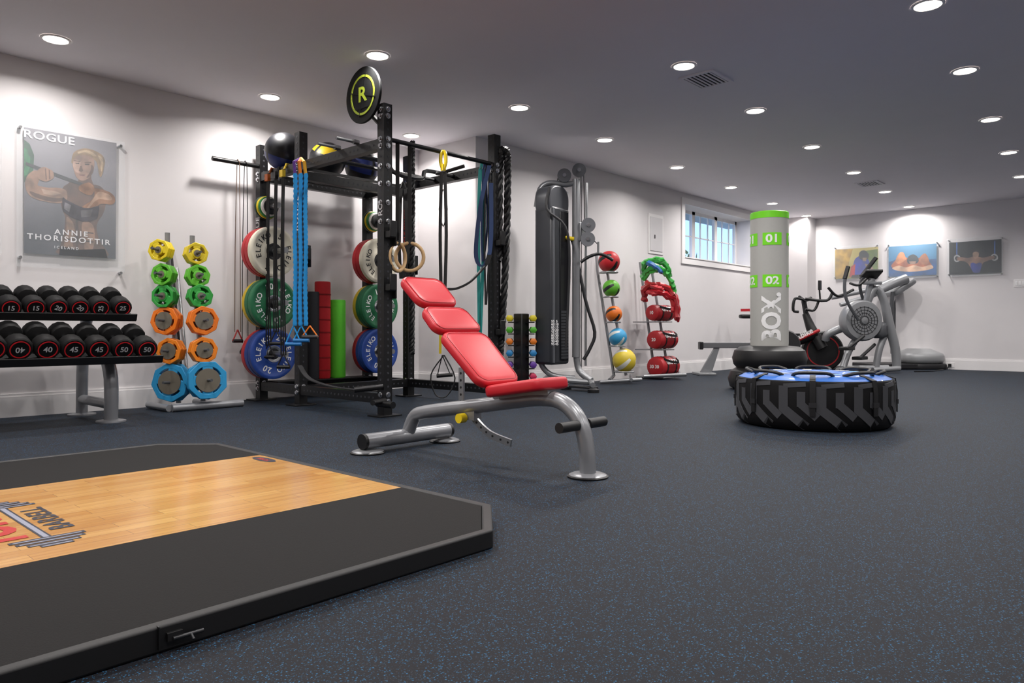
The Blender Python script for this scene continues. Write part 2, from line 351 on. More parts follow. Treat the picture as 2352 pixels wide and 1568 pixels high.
MB().box((0,0,-.015),(.06,.3,.03),BS,st).tube([(.72,0,.28),(.70,0,.34)],.02,BS).tube([(.96,0,.32),(.96,0,.35)],.02,BS).build('seat_frame',t)
pb=MB().box((.42,0,.33),(.035,.012,.24),STEEL)
for i in range(6): pb.cyl((.42,-.008,.24+i*.036),(.42,.008,.24+i*.036),.007,DK,n=10)
pb.build('adjustment_bar',t,bev=.002)
ar=MB(); P=cr([(.47,.0,.25),(.52,0,.19),(.62,0,.13),(.76,0,.1)],6); ar.ribbon(P,.012,.035,STEEL,(0,1,0))
for i in range(3,18,2): ar.cyl(P[i]+V((0,-.008,0)),P[i]+V((0,.008,0)),.006,DK,n=8)
ar.build('adjustment_arc',t)
MB().cyl((.47,-.07,.2),(.47,-.03,.2),.024,YEL).cyl((.47,-.04,.2),(.47,.03,.2),.011,STEEL).box((.5,0,.215),(.07,.05,.05),BS).build('pull_pin',t)
# ================= DUMBBELL RACK
t=thing('dumbbell_rack','two tier black and silver dumbbell rack below the athlete poster','rack',(1.0,5.75,0),world=True)
ux0=.05; tl=rad(21)
for u in (1.86,.35):
    MB().tube([(u,5.5,.01),(u,5.5,.3),(u,5.6,.47)],.045,BS,12,sm=4).build('front_leg',t)
    MB().tube([(u,6.1,.01),(u,6.08,.4),(u,6.0,.7),(u,5.9,.78)],.04,BS,12,sm=4).build('rear_leg',t)
    MB().cyl((u,5.5,.12),(u,6.1,.12),.035,BS).build('side_tube',t)
    for v in (5.5,6.1): MB().lathe([(.095,0),(.095,.01),(.05,.018)],BS,Matrix.Translation((u,v,0)),24).build('foot',t)
for v,z,w in ((5.27,.435,2.11),(5.52,.725,2.03)):
    T=fm((0,v,z),X,V((0,math.cos(tl),math.sin(tl))))
    sh=MB().box(((ux0+w)/2,.17,-.01),(w-ux0,.38,.02),MBLK,T).box(((ux0+w)/2,-.02,.012),(w-ux0,.015,.05),MBLK,T).box(((ux0+w)/2,.36,.01),(w-ux0,.015,.05),MBLK,T)
    sh.build('shelf',t,bev=.003)
HD=mat('111112',.6,noise=.1,scale=60,bump=.2); DR=mat('c01822',.4); LG=mat('a9a9ad',.5)
def dumbbell(num,k):
    t=thing('dumbbell','x','dumbbell')
    r=.066+.009*k; L=.3+.03*k
    for z0,sg in ((0,-1),(-L,1)):
        pr=[(r*.86,0),(r*.97,.008),(r,.02),(r,.085),(r*.93,.1),(r*.6,.108)]
        T=Matrix.Translation((0,0,z0))@(Matrix.Rotation(PI,4,'X') if sg<0 else Matrix())
        MB().lathe(pr,HD,T,14).build('head',t,ang=28)
    MB().cyl((0,0,-.1),(0,0,-L+.1),.016,CHR).build('handle',t)
    n=MB().lathe([(r*.74,.0005),(r*.74,.003),(r*.66,.003),(r*.66,.0005)],DR,n=28,cap=False).text(num,r*.66,LG,Matrix.Translation((0,0,.0035)),.02)
    n.lathe([(r*.64,.001),(r*.1,.001)],BLK,n=24); n.build('number_badge',t); return t
def rowp(xs,v,py,nums,k,tier):
    for i,(px,nm_) in enumerate(zip(xs,nums)):
        p=onv(px,py,v); d=dumbbell(nm_,k)
        spin={('15',1):0,('20',0):-40,('20',1):-20,('25',1):90,('40',1):180}.get((nm_,i%2),0)
        d.rotation_euler=(Matrix.Rotation(PI/2+tl,3,'X')@Matrix.Rotation(rad(spin),3,'Z')).to_euler(); d.location=p
        o=['rightmost','second from right','third from right','fourth from right','fifth from right','sixth from right','cut by the picture edge'][i]
        tag(d,f'black dumbbell marked {nm_} with red ring, {o}, {tier} tier','dumbbell','dumbbells on the two tier rack')
rowp((282,232,184,134,82,25,-24),5.5,708,('25','25','20','20','15','15','15'),0,'upper')
rowp((338,285,228,170,110,46,-14),5.24,803,('50','50','45','45','40','40','40'),1,'lower')
# ================= STUDIO PLATE TREE
t=thing('plate_tree','silver studio plate rack holding coloured plates beside the dumbbell rack','rack',(2.6,5.95,0),world=True)
MB().cyl((2.4,5.80,.03),(2.98,5.80,.03),.03,BS).build('base_bar',t)
for u in (2.38,2.76): MB().cyl((u,5.8,.03),(u,6.2,.03),.026,BS).build('base_bar',t)
PC={'y':('dcc41c',.09),'g':('5ab42a',.092),'d':('2a9a3a',.097),'o':('ea7612',.118),'p':('ea8216',.107),'b':('2592c8',.158)}
rowsL=[('y',365,574),('g',372,630),('d',374,680),('o',378,736),('p',388,806),('b',391,878)]
rowsR=[('y',452,582),('g',456,633),('d',461,680),('o',468,736),('p',469,804),('b',477,873)]
NMc={'y':'yellow','g':'light green','d':'dark green','o':'large orange','p':'small orange','b':'big blue'}
MS={}
def studio_plate(k):
    if k in MS: return dup(MS[k])
    h,r=PC[k]; m_=mat(h,.42); t=thing('weight_plate','x','weight plate'); b=MB(); big=k in 'opb'
    b.ann(circ(r,48,.93),circ(r*.7,48),.042,m_,z=-.021); b.lathe([(r*.46,-.021),(r*.46,.021),(r*.3,.024)],m_,n=28)
    for q in range(3 if not big else 4): b.box((r*.58,0,0),(r*.34,r*(.62 if not big else .5),.04),m_,Matrix.Rotation(rad(90+(120 if not big else 90)*q),4,'Z'))
    b.build('body',t,bev=.004)
    MB().lathe([(r*(.6 if big else .3),.018),(r*(.6 if big else .3),.0265),(.02,.0265)],mat('7d776a',.4,.5),n=32).build('hub',t); MS[k]=t; return t
for side,rows,dd in (('left',rowsL,W(-.1,-1)+V((0,0,.05))),('right',rowsR,W(.62,-.75)+V((0,0,.05)))):
    dd=dd.normalized(); P0=[D(px,py,5.85) for k,px,py in rows]; pp=[p-dd*.12 for p in P0]
    MB().tube([pp[0]+V((0,0,.16)),pp[0],pp[-1],pp[-1]-V((0,0,.17))],.02,BS,12).build('post',t)
    for (k,px,py),p in zip(rows,P0):
        MB().cyl(p-dd*.12,p+dd*.1,.011,GREY,n=12).build('peg',t)
        for j,wd_ in ((0,'rear'),(1,'front')):
            o=studio_plate(k); o.location=p+dd*(-.06+.049*j); o.rotation_euler=(dd.to_track_quat('Z','Y').to_matrix()@Matrix.Rotation(rad(random.choice((0,30,75,120))),3,'Z')).to_euler()
            tag(o,f'{NMc[k]} studio weight plate, {wd_} of the pair, {side} column of the plate tree','weight plate','coloured studio plates')
for i,(px,d) in enumerate(((402,6.0),(415,6.08))):
    mb=MB().cyl(D(px-12,560+i*20,d+.2),D(px+18,905,d),.016,MBLK if i==0 else STEEL); solo(mb,'barbell','%s thin barbell standing between the columns of studio plates'%('black','steel')[i],'barbell',D(px,905,d))
# ================= POWER RACK
UA,UB,VA,VB,VC=3.36,4.53,4.37,5.52,6.18; RH=2.31; q=.0385
t=RK=thing('power_rack','large black power rack with six uprights and crossbeams','power rack',(3.94,5.2,0),world=True)
HO=mat('3a3b40',.6)
PO={}
for u in (UA,UB):
    for v in (VA,VB,VC):
        b=MB().bb((u-q,v-q,0),(u+q,v+q,RH),MBLK)
        for i in range(44):
            z=.12+i*.05
            b.lathe([(.009,0),(.009,.001)],HO,ax((u-q,v,z),(u-q-1,v,z)),8); b.lathe([(.009,0),(.009,.001)],HO,ax((u,v-q,z),(u,v-q-1,z)),8)
        PO[(u,v)]=b.build('upright',t)
        MB().bb((u-.1,v-.08,0),(u+.1,v+.08 if v<VC else v+.1,.012),MBLK).build('foot_plate',t,bev=.002)
def beam(a,b,w=.065,h=.075,nm='crossbeam',m_=MBLK):
    a=V(a);b=V(b);mb=MB(); mid=(a+b)/2; d=b-a
    if abs(d.x)>abs(d.y): mb.box(mid,(abs(d.x)-2*q,w,h),m_); n=int(abs(d.x)/.05)
    else: mb.box(mid,(w,abs(d.y)-2*q,h),m_); n=int(abs(d.y)/.05)
    for i in range(2,n-1):
        p=a+d*i/n
        if abs(d.x)>abs(d.y): mb.lathe([(.009,0),(.009,.001)],HO,ax(p-Y*w/2,p-Y*(w/2+1)),8)
        else: mb.lathe([(.009,0),(.009,.001)],HO,ax(p-X*w/2,p-X*(w/2+1)),8)
    mb.build(nm,t,bev=.003)
for u in (UA,UB):
    for za in (2.02,.13):
        beam((u,VA,za),(u,VB,za)); beam((u,VB,za),(u,VC,za))
beam((UA,VB,1.95),(UB,VB,1.95)); beam((UA,VC,2.02),(UB,VC,2.02)); beam((UA,VC,.13),(UB,VC,.13)); beam((UA,VB,.13),(UB,VB,.13))
for u in (UA,UB):
    for v in (VA,VB,VC):
        for z in (2.0,2.05,.11,.16)+((2.22,2.27,1.85,1.72,1.58,1.44) if v==VA and u==UA else ()):
            MB().lathe([(.021,0),(.021,.003),(.014,.004),(.014,.014)],CHR,ax((u-q,v,z),(u-q-1,v,z)),10).build('bolt',t)
            MB().lathe([(.021,0),(.021,.003),(.014,.004),(.014,.014)],CHR,ax((u,v-q,z),(u,v-q-1,z)),10).build('bolt',t)
MB().cyl((UA+q,VA,2.06),(UB-q,VA,2.06),.017,MBLK).build('pull_up_bar',t)
MB().tube([(UA,4.85,2.02),(UA+.35,4.85,2.02),(UA+.45,4.8,1.93),(UB-.45,4.8,1.93),(UB-.35,4.85,2.02),(UB,4.85,2.02)],.018,MBLK,8,sm=4).tube([(UA,5.1,2.02),(UB,5.1,2.02)],.018,MBLK).tube([(3.8,4.8,1.94),(3.8,5.1,2.02)],.016,MBLK).tube([(4.1,4.8,1.94),(4.1,5.1,2.02)],.016,MBLK).tube([(4.3,4.5,2.03),(4.2,4.7,1.98),(4.3,4.85,2.02)],.016,MBLK,8,sm=4).build('multi_grip_bar',t)
MB().cyl((UA-q,VC,2.12),(2.9,VC,2.12),.02,MBLK).build('bar_peg',t)
for vv in (4.7,4.95): MB().cyl((UA-.04,vv,2.085),(UA-.2,vv,2.085),.012,STEEL).cyl((UA-.0,vv,2.085),(UA-.05,vv,2.085),.02,STEEL).build('band_peg',t)
MB().box((3.935,6.08,2.035),(1.1,.03,.02),MBLK).box((3.935,5.62,2.035),(1.1,.03,.02),MBLK).build('ball_shelf',t)
MB().bb((UA+.05,5.98,.165),(UB-.05,6.18,.175),MBLK).build('lower_shelf',t)
WTT=mat('d8d8da',.5)
for p,s_t,z,sz in (((UA,VC),'ROGUE',1.52,.08),((UA,VB),'ROGUE',1.62,.085),((UA,VA),'RO',1.53,.07)):
    MB().text(s_t,sz,WTT,fm((p[0]-q-.002,p[1],z),Z,Y),.015,1.05).build('lettering',PO[p])
MB().text('ROGUE FITNESS',.055,mat('c02a20',.5),fm((UB-q-.002,VB,1.6),Z,Y),.015).build('lettering',PO[(UB,VB)])
for (u,v,z) in ((UA,VA,1.34),(UA,VA,.95),(UB,VA,1.38),(UB,VA,.62),(UB,VB,1.25),(UA,VB,1.25)):
    MB().box((u,v-.07,z),(.06,.06,.05),MBLK).box((u,v-.1,z+.04),(.06,.015,.12),MBLK).box((u+.045,v-.02,z),(.012,.12,.16),MBLK).build('bar_hook',t,bev=.004)
MB().cyl((UA-.03,VA-.02,.22),(UA-.2,VA+.1,.2),.022,mat('2a2a2c',.3,.6)).cyl((UA-.04,VA-.05,.12),(UA-.2,VA-.12,.12),.02,MBLK).cyl((UA-.08,VA-.02,.1),(UA-.08,VA-.2,.1),.025,MBLK).build('landmine_sleeve',t)
# target disc
tc=V((UA-.06,4.55,2.405)); td=thing('rack_target','round black target disc with lime ring and letter, atop the rack','target',tc,world=True)
T=fm(tc,-Y,Z)
MB().lathe([(.208,-.012),(.212,-.006),(.212,.006),(.208,.01)],mat('1a1b1c',.6),T,48).build('disc',td)
LM=mat('9fb030',.5)
g=MB().ann(circ(.150,48),circ(.134,48),.002,LM,T,z=.0102)
for k in range(2): g.box((0,0,.0115),(.33,.006,.003),MBLK,T@Matrix.Rotation(rad(75+90*k),4,'Z'))
g.box((0,0,.0112),(.2,.2,.001),mat('1a1b1c',.6),T).text('R',.155,LM,T@Matrix.Translation((0,0,.014)),.025,sx=1.15).build('emblem',td)
MB().tube([tc+V((.03,0,-.1)),V((UA-.02,VA+.02,2.16))],.02,MBLK).box(tc+V((.02,0,0)),(.02,.1,.25),MBLK).build('bracket',td)
# bumper plates
def arct(s,R,a0,size,m,z,step,par):
    n=len(s); mb=MB()
    for i,ch in enumerate(s):
        a=a0-(i-(n-1)/2)*step
        mb.text(ch,size,m,Matrix.Rotation(a-PI/2,4,'Z')@Matrix.Translation((0,R,z)),.02)
    mb.build('lettering',par)
BM={}
def bumper(k):
    if k in BM: return dup(BM[k])
    h,num,tx,r=k; m_=mat(h,.5,noise=.05,scale=20); t=thing('weight_plate','x','weight plate'); th=.028
    MB().lathe([(r*.95,-th),(r,-th+.006),(r,th-.006),(r*.95,th),(r*.86,th),(r*.83,th-.004),(r*.44,th-.004),(r*.4,th),(.09,th)],m_,n=48).build('body',t)
    MB().lathe([(.075,th-.0045),(.075,th+.002),(.055,th+.002),(.05,th),(.03,th)],CHR if h!='e2dcc8' else BLK,n=32).lathe([(.05,th),(.05,th+.0025),(.03,th+.0025)],BLK,n=24).build('hub',t)
    T_=mat(tx,.5)
    for a in (0,PI): arct('ELEIKO',r*.66,a,.066,T_,th-.0025,.3,t)
    for a in (PI/2,-PI/2): arct(num,r*.66,a,.075,T_,th-.0025,.3,t)
    BM[k]=t; return t
NV={'b3222a':'red','e2dcc8':'cream','1f6b45':'dark green','24489a':'blue','d8b820':'yellow'}
RD=('b3222a','25','f0f0f0',.225);CW=('e2dcc8','5','181818',.225);GR=('1f6b45','10','f0f0f0',.225);BE=('24489a','20','f0f0f0',.225);YL=('d8b820','15','181818',.22)
rp=Matrix.Rotation(PI/2,3,'X')
for u,side in ((UA,'near'),(UB,'far')):
    for z,st_,hn in ((1.335,(RD,RD,CW),'top'),(.875,(YL,GR,GR),'middle'),(.425,(RD,BE,BE),'bottom')):
        MB().cyl((u,VC-.03,z),(u,VC-.42,z),.025,STEEL).build('plate_peg',t)
        for i,k in enumerate(st_):
            o=bumper(k); o.location=(u,VC-q-.035-i*.058,z); o.rotation_euler=(rp@Matrix.Rotation(rad(random.choice((-25,10,-12,18))),3,'Z')).to_euler()
            tag(o,f"{NV[k[0]]} bumper plate, {('rearmost','middle','frontmost')[i]} on {hn} peg of the {side} storage post",'weight plate','bumper plates on the rack')
    MB().cyl((u,VC-.03,1.74),(u,VC-.3,1.74),.025,STEEL).build('plate_peg',t)
    for i,(h,r) in enumerate((('1c3a2c',.108),('d8c020',.102),('2a7a3a',.096),('e8e4dc',.085),('202022',.07))):
        mb=MB().lathe([(r-.004,0),(r,.004),(r,.018),(r-.006,.022),(.03,.022)],mat(h,.45),n=32)
        solo(mb,'change_plate',f"small {('black green','yellow','green','white','black')[i]} change plate on the top peg of the {side} storage post",'weight plate',(u,VC-.06-i*.024,1.74),'small change plates',world=False,rot=(PI/2,0,0))
# balls on top
BDK=mat('0e0f14',.4)
for px,py,h,lab,lo_ in ((652,350,'14286c','black and blue medicine ball on rack top, leftmost of three',lambda i,j:8<j<14 and (i%8)!=0),(752,378,'c8a81a','black and yellow medicine ball on top of the rack',lambda i,j:2<j<6 and (i%8)!=0),(832,392,'16296c','black and blue medicine ball on rack top, rightmost of three',lambda i,j:3<j<9 and (i%8)!=0)):
    t_=(px-CX)/F_; u=(VC-.33)*(c_+s_*t_)/(s_-c_*t_); p=V((u,5.85,2.21))
    mb=MB().sph((0,0,0),.166,BDK,32,T=Matrix.Rotation(rad(25),4,'X'),m2=mat(h,.45),f=lo_)
    solo(mb,'medicine_ball',lab,'medicine ball',p,'medicine balls on the rack',world=False)
for px,r,zt,h,lab in ((720,.055,1.0,'26272b','dark grey foam roller standing behind the rack'),(741,.075,1.1,'9a1a20','tall red foam mat roll standing inside the rack'),(775,.078,.93,'58b832','bright green foam roller standing inside the rack')):
    p=onv(px,800,6.08); mb=MB().lathe([(r*.9,.176),(r,.19),(r,zt-.01),(r*.9,zt),(r*.35,zt),(r*.35,zt-.03)],mat(h,.7,noise=.1,bump=.3),Matrix.Translation((p.x,p.y,0)),28)
    if r==.075:
        for k in range(7): mb.lathe([(r+.003,.25+k*.12),(r+.003,.262+k*.12)],mat('701216',.7),Matrix.Translation((p.x,p.y,0)),28)
    solo(mb,'foam_roller',lab,'foam roller',(p.x,p.y,.176))
# ---- hanging items
def hang(name,lab,cat,paths,org,grp=None):
    t=thing(name,lab,cat,org,world=True,group=grp)
    for nm,mb in paths: mb.build(nm,t)
    return t
def handle(p,w,h,sm_,gm,d=RT):
    p=V(p); a=p-d*w/2-Z*h; b=p+d*w/2-Z*h
    return MB().tube([p,a],.006,sm_,6).tube([p,b],.006,sm_,6), MB().cyl(a,b,.016,gm,n=10)
for k,u in enumerate((3.13,3.2)):
    z0=2.1; lo=.62-.1*k; c=MB(); cm=mat('6a5648',.5) if k==0 else BLK
    for j in (-1,1): c.tube([(u,VC-.022*j-.01,z0+.02),(u+.008*j,VC-.03*j,1.4),(u+.012*j,VC-.03*j,lo)],.0035,cm,6,sm=4)
    c.tube([(u,VC-.04,z0+.015),(u,VC,z0+.05),(u,VC+.04,z0+.015)],.004,cm,6)
    h1,h2=handle((u,VC,lo+.02),.09,.1,mat('a02020',.5) if k==0 else DK,BLK,X)
    hang('resistance_tube',('brown resistance tube hanging from the peg beside the wall','black resistance tube on the peg nearest the plates')[k],'resistance tube',[('cord',c),('strap',h1),('grip',h2)],(u,VC,z0))
for k,(v,h) in enumerate(((5.95,'c8641a'),(5.82,'202020'),(5.7,'d0b020'))):
    u=UA-.06; lo=(.5,.62,.42)[k]; c=MB()
    for j in (-1,0,1): c.tube([(u,v+.015*j,2.02),(u-.01,v+.02*j,1.3),(u-.015*j,v+.012*j,lo)],.0065,BLK,6,sm=4)
    c2=MB().tube([(u,v,2.0),(UA-.03,v,2.07),(UA+.0,v,2.065)],.01,mat(h,.5),6).box((u-.01,v,1.98),(.03,.05,.06),mat(h,.5))
    h1,h2=handle((u,v,lo+.02),.11,.12,DK,BLK,RT)
    hang('resistance_tube',f"black resistance tube with {('orange','black','yellow')[k]} clip on the side beam",'resistance tube',[('cord',c),('clip',c2),('strap',h1),('grip',h2)],(u,v,2.0))
BB=mat('2b8fd0',.7)
for k,px in enumerate((678,690,702)):
    d=6.0; n=60; P=[D(px+math.sin(i*.2+k)*.8,398+i*(350/n),d) for i in range(n+1)]
    c=MB().tube(P,[.014+.0055*(i%2) for i in range(n+1)],BB,9)
    top=MB().tube([D(px,400,d),D(px-3,372,d-.02),V((UA-.03,VB-.05,2.08))],.014,mat(('5a3090','e08020','d8a020')[k],.5),6)
    gm=(BB,BB,ORG)[k]; h1,h2=handle(D(px+(-4,2,10)[k],748,d),.13,.15-.03*k,gm,mat(('2070b0','2070b0','303034')[k],.5))
    hang('bungee_cord',f"blue ruched bungee trainer, {('leftmost','middle','rightmost with orange handle')[k]} of three on the rack",'bungee cord',[('cord',c),('top_loop',top),('strap',h1),('grip',h2)],D(px,398,d),'blue bungee trainers')
WDR=mat('c9a678',.45,noise=.12,scale=25)
for k,(px,rot) in enumerate(((913,0),(941,.15))):
    t_=(px-CX)/F_; d=VA/(s_-c_*t_); p=D(px,590,d); dr=RT*math.cos(rot)+FW*math.sin(rot)
    if k==0: dr=(RT*.42+FW*.9).normalized()
    P=[p+dr*.106*math.cos(a*PI/16)+Z*.106*math.sin(a*PI/16) for a in range(32)]
    r_=MB().tube(P,.0145,WDR,10,True); s2=MB().ribbon([p+Z*.125,V((p.x,p.y,2.07))],.03,.004,BLK,RT).ribbon([p+Z*.09,p+Z*.125],.03,.03,BLK,X)
    hang('gymnastic_ring',('wooden gymnastic ring turned edge-on beside the front upright','wooden gymnastic ring facing the camera beside the front upright')[k],'gymnastic ring',[('ring',r_),('strap',s2)],p,'pair of wooden rings')
def rope(path,R,r,turns,m_,n=3,N=90):
    P=cr(path,max(2,N//(len(path)-1))); b=MB(); 
    for k in range(n):
        o=[]
        for i,p in enumerate(P):
            t_=(P[min(i+1,len(P)-1)]-P[max(i-1,0)]).normalized()
            a=(X-t_*X.dot(t_)).normalized(); c=t_.cross(a); w=2*PI*(i/len(P)*turns+k/n); o.append(p+a*R*math.cos(w)+c*R*math.sin(w))
        b.tube(o,r,m_,6)
    return b
solo(rope([D(947,325,6.9),D(947,560,6.9),D(946,812,6.9)],.014,.016,14,BLK),'climbing_rope','black braided rope hanging near the rear inner upright','rope',D(946,325,6.9))
solo(rope([D(1146,600,6.3),D(1149,372,6.3),D(1157,346,6.3),D(1166,372,6.3),D(1163,560,6.3),D(1152,770,6.3),D(1147,830,6.3)],.017,.017,22,BLK,N=150),'battle_rope','thick black braided rope looped over the right hand upright','rope',D(1157,346,6.3))
d=VA/(s_-c_*((1018-CX)/F_)); E=lambda px,py,o=0:D(px,py,d-.03+o)
yl=MB().tube([E(1018,392),E(1012,372),E(1014,350),E(1022,350),E(1024,372),E(1018,392)],.014,YEL,8,sm=3).box(E(1018,385),(.03,.03,.05),YEL)
bl=MB().ribbon([E(1014,395),E(1011,540),E(1013,662)],.026,.006,BLK,RT,sm=3).ribbon([E(1022,395),E(1025,540),E(1022,662)],.026,.006,BLK,RT,sm=3).tube([E(1018,435),E(1009,480),E(1018,520),E(1027,480)],.006,BLK,6,True,3)
lo=MB().ribbon([E(1013,662),E(1011,812)],.02,.006,mat('c8b020',.5),RT).tube([E(1020,815),E(990,860),E(1000,905),E(1025,910),E(1045,868),E(1020,815)],.006,BLK,6,sm=4).tube([E(1016,815),E(1005,860),E(1035,862),E(1016,815)],.005,BLK,6)
hg=MB().cyl(E(1003,863),E(1040,860),.016,BLK)
hang('suspension_trainer','black suspension trainer hanging by a yellow strap from the pull up bar','suspension trainer',[('anchor_strap',yl),('strap',bl),('foot_loop',lo),('grip',hg)],E(1018,350))
for k,(px,h,w,y1_,lab) in enumerate(((1103,'1f8a86',.06,770,'wide teal resistance band hanging on the right upright'),(1110,'1c2f5c',.035,600,'navy resistance band loop on the right upright'),(1117,'1a1a1c',.03,700,'thin black resistance band on the right upright'))):
    d=6.28-.02*k; mb=MB().ribbon([D(px,388,d),D(px-4,520,d),D(px-2,y1_,d)],w*.5,.005,mat(h,.5),RT,sm=5).ribbon([D(px+6,388,d),D(px+9,520,d),D(px,y1_,d)],w*.5,.005,mat(h,.5),RT,sm=5).tube([D(px,388,d),D(px+3,372,d),D(px+6,388,d)],.008,mat(h,.5),6,sm=3)
    solo(mb,'resistance_band',lab,'resistance band',D(px,388,d),'bands on the right upright')
d=6.1
solo(MB().ribbon([D(1124,380,d),D(1104,470,d),D(1093,580,d),D(1106,612,d),D(1122,590,d),D(1128,540,d),D(1128,420,d)],.035,.006,mat('1d3560',.45),RT,sm=6),'resistance_band','long blue band draped in a loop against the right upright','resistance band',D(1124,380,d))
solo(MB().ribbon([D(1026,664,5.95),D(1050,662,5.98),D(1082,645,6.02),D(1118,606,6.1)],.02,.03,BLK,Z,sm=6).ribbon([D(1118,606,6.1),D(1125,585,6.1)],.04,.02,BLK,RT),'webbing_strap','black webbing strap slung from the right upright to the trainer','strap',D(1026,664,5.95))
d=6.75
solo(MB().ribbon([D(921,430,d),D(917,560,d),D(921,640,d)],.03,.006,BLK,RT,sm=5).ribbon([D(931,430,d),D(934,560,d),D(923,640,d)],.03,.006,BLK,RT,sm=5).tube([D(921,432,d),D(926,418,d),D(931,432,d)],.012,BLK,6,sm=3),'resistance_band','thick black band loop hanging inside the rack near the rings','resistance band',D(926,430,d))
solo(MB().ribbon([(UA-.05,VB-.06,.34),(UA-.06,5.3,.24),(UA-.03,5.05,.19),(UA,4.8,.175),(UA,4.6,.173)],.045,.006,mat('2a2a2c',.8),X,sm=5),'safety_strap','grey strap lying slack along the low side beam','strap',(UA,5.0,.2))
# ================= POSTERS
def picture(name,lab,pl,fn,outer,inner,polys,texts,bgm):
    n_=-Y if pl=='v' else -X
    P=lambda q,o:fn(*q)+n_*o
    c=P(((outer[0][0]+outer[2][0])/2,(outer[0][1]+outer[2][1])/2),0); t=thing(name,lab,'picture',c,world=True)
    a=[P(q,.03) for q in outer]; zt=(a[0].z+a[1].z)/2; zb=(a[2].z+a[3].z)/2
    for i in (0,1): a[i].z=zt
    for i in (2,3): a[i].z=zb
    b=[q+n_*.006 for q in a]; MB().add(a+b,[(0,1,2,3),(4,5,6,7),(0,1,5,4),(1,2,6,5),(2,3,7,6),(3,0,4,7)],CLR).build('acrylic_panel',t)
    a=[P(q,.022) for q in inner]; zt=(a[0].z+a[1].z)/2; zb=(a[2].z+a[3].z)/2
    for i in (0,1): a[i].z=zt
    for i in (2,3): a[i].z=zb
    b=[q+n_*.004 for q in a]; g=MB().add(a+b,[(0,1,2,3),(4,5,6,7),(0,1,5,4),(1,2,6,5),(2,3,7,6),(3,0,4,7)],bgm)
    for i,(pp,h) in enumerate(polys):
        if len(pp)>=8: pp=[(q[0],q[1]) for q in cr([(x,y,0) for x,y in pp],3,True)]
        g.poly([P(q,.0265+.00012*i) for q in pp],mat(h,.5,noise=.38,scale=13 if pl=='v' else 9) if isinstance(h,str) else h)
    for s,q,size,sp,h,wx in texts: g.text(s,size,mat(h,.5),fm(P(q,.0312),X if pl=='v' else -Y,Z),.015,sp,sx=wx)
    g.build('print',t)
    ctr=(outer[0][0]+outer[2][0])/2; big=1 if pl=='v' else .45
    for q in outer:
        p0=P((q[0]+(9 if q[0]<ctr else -9)*big,q[1]+(9 if q[1]<(outer[0][1]+outer[2][1])/2 else -9)*big),0)
        MB().cyl(p0,p0+n_*.04,.011,STEEL).build('standoff',t)
SK='8f6e5a';SK2='5c4034';SK3='ab8f7c';DKS='3c2a26'
def grad(h1,h2,z0,z1):
    m=bpy.data.materials.new('print_backdrop'); m.use_nodes=True; n=m.node_tree.nodes; l=m.node_tree.links; b=n['Principled BSDF']
    g=n.new('ShaderNodeNewGeometry'); s=n.new('ShaderNodeSeparateXYZ'); l.new(g.outputs['Position'],s.inputs[0]); r=n.new('ShaderNodeMapRange'); r.inputs[1].default_value=z0; r.inputs[2].default_value=z1; l.new(s.outputs[2],r.inputs[0])
    t=n.new('ShaderNodeTexNoise'); t.inputs['Scale'].default_value=4; a=n.new('ShaderNodeMath'); a.operation='MULTIPLY_ADD'; a.inputs[1].default_value=.5; l.new(t.outputs['Fac'],a.inputs[0]); l.new(r.outputs[0],a.inputs[2])
    sb=n.new('ShaderNodeMath'); sb.operation='SUBTRACT'; sb.inputs[1].default_value=.25; l.new(a.outputs[0],sb.inputs[0])
    x=n.new('ShaderNodeMix'); x.data_type='RGBA'; l.new(sb.outputs[0],x.inputs[0]); x.inputs[6].default_value=lin(h1); x.inputs[7].default_value=lin(h2); l.new(x.outputs[2],b.inputs['Base Color']); b.inputs['Roughness'].default_value=.35; return m
fv=lambda px,py:onv(px,py,VL)
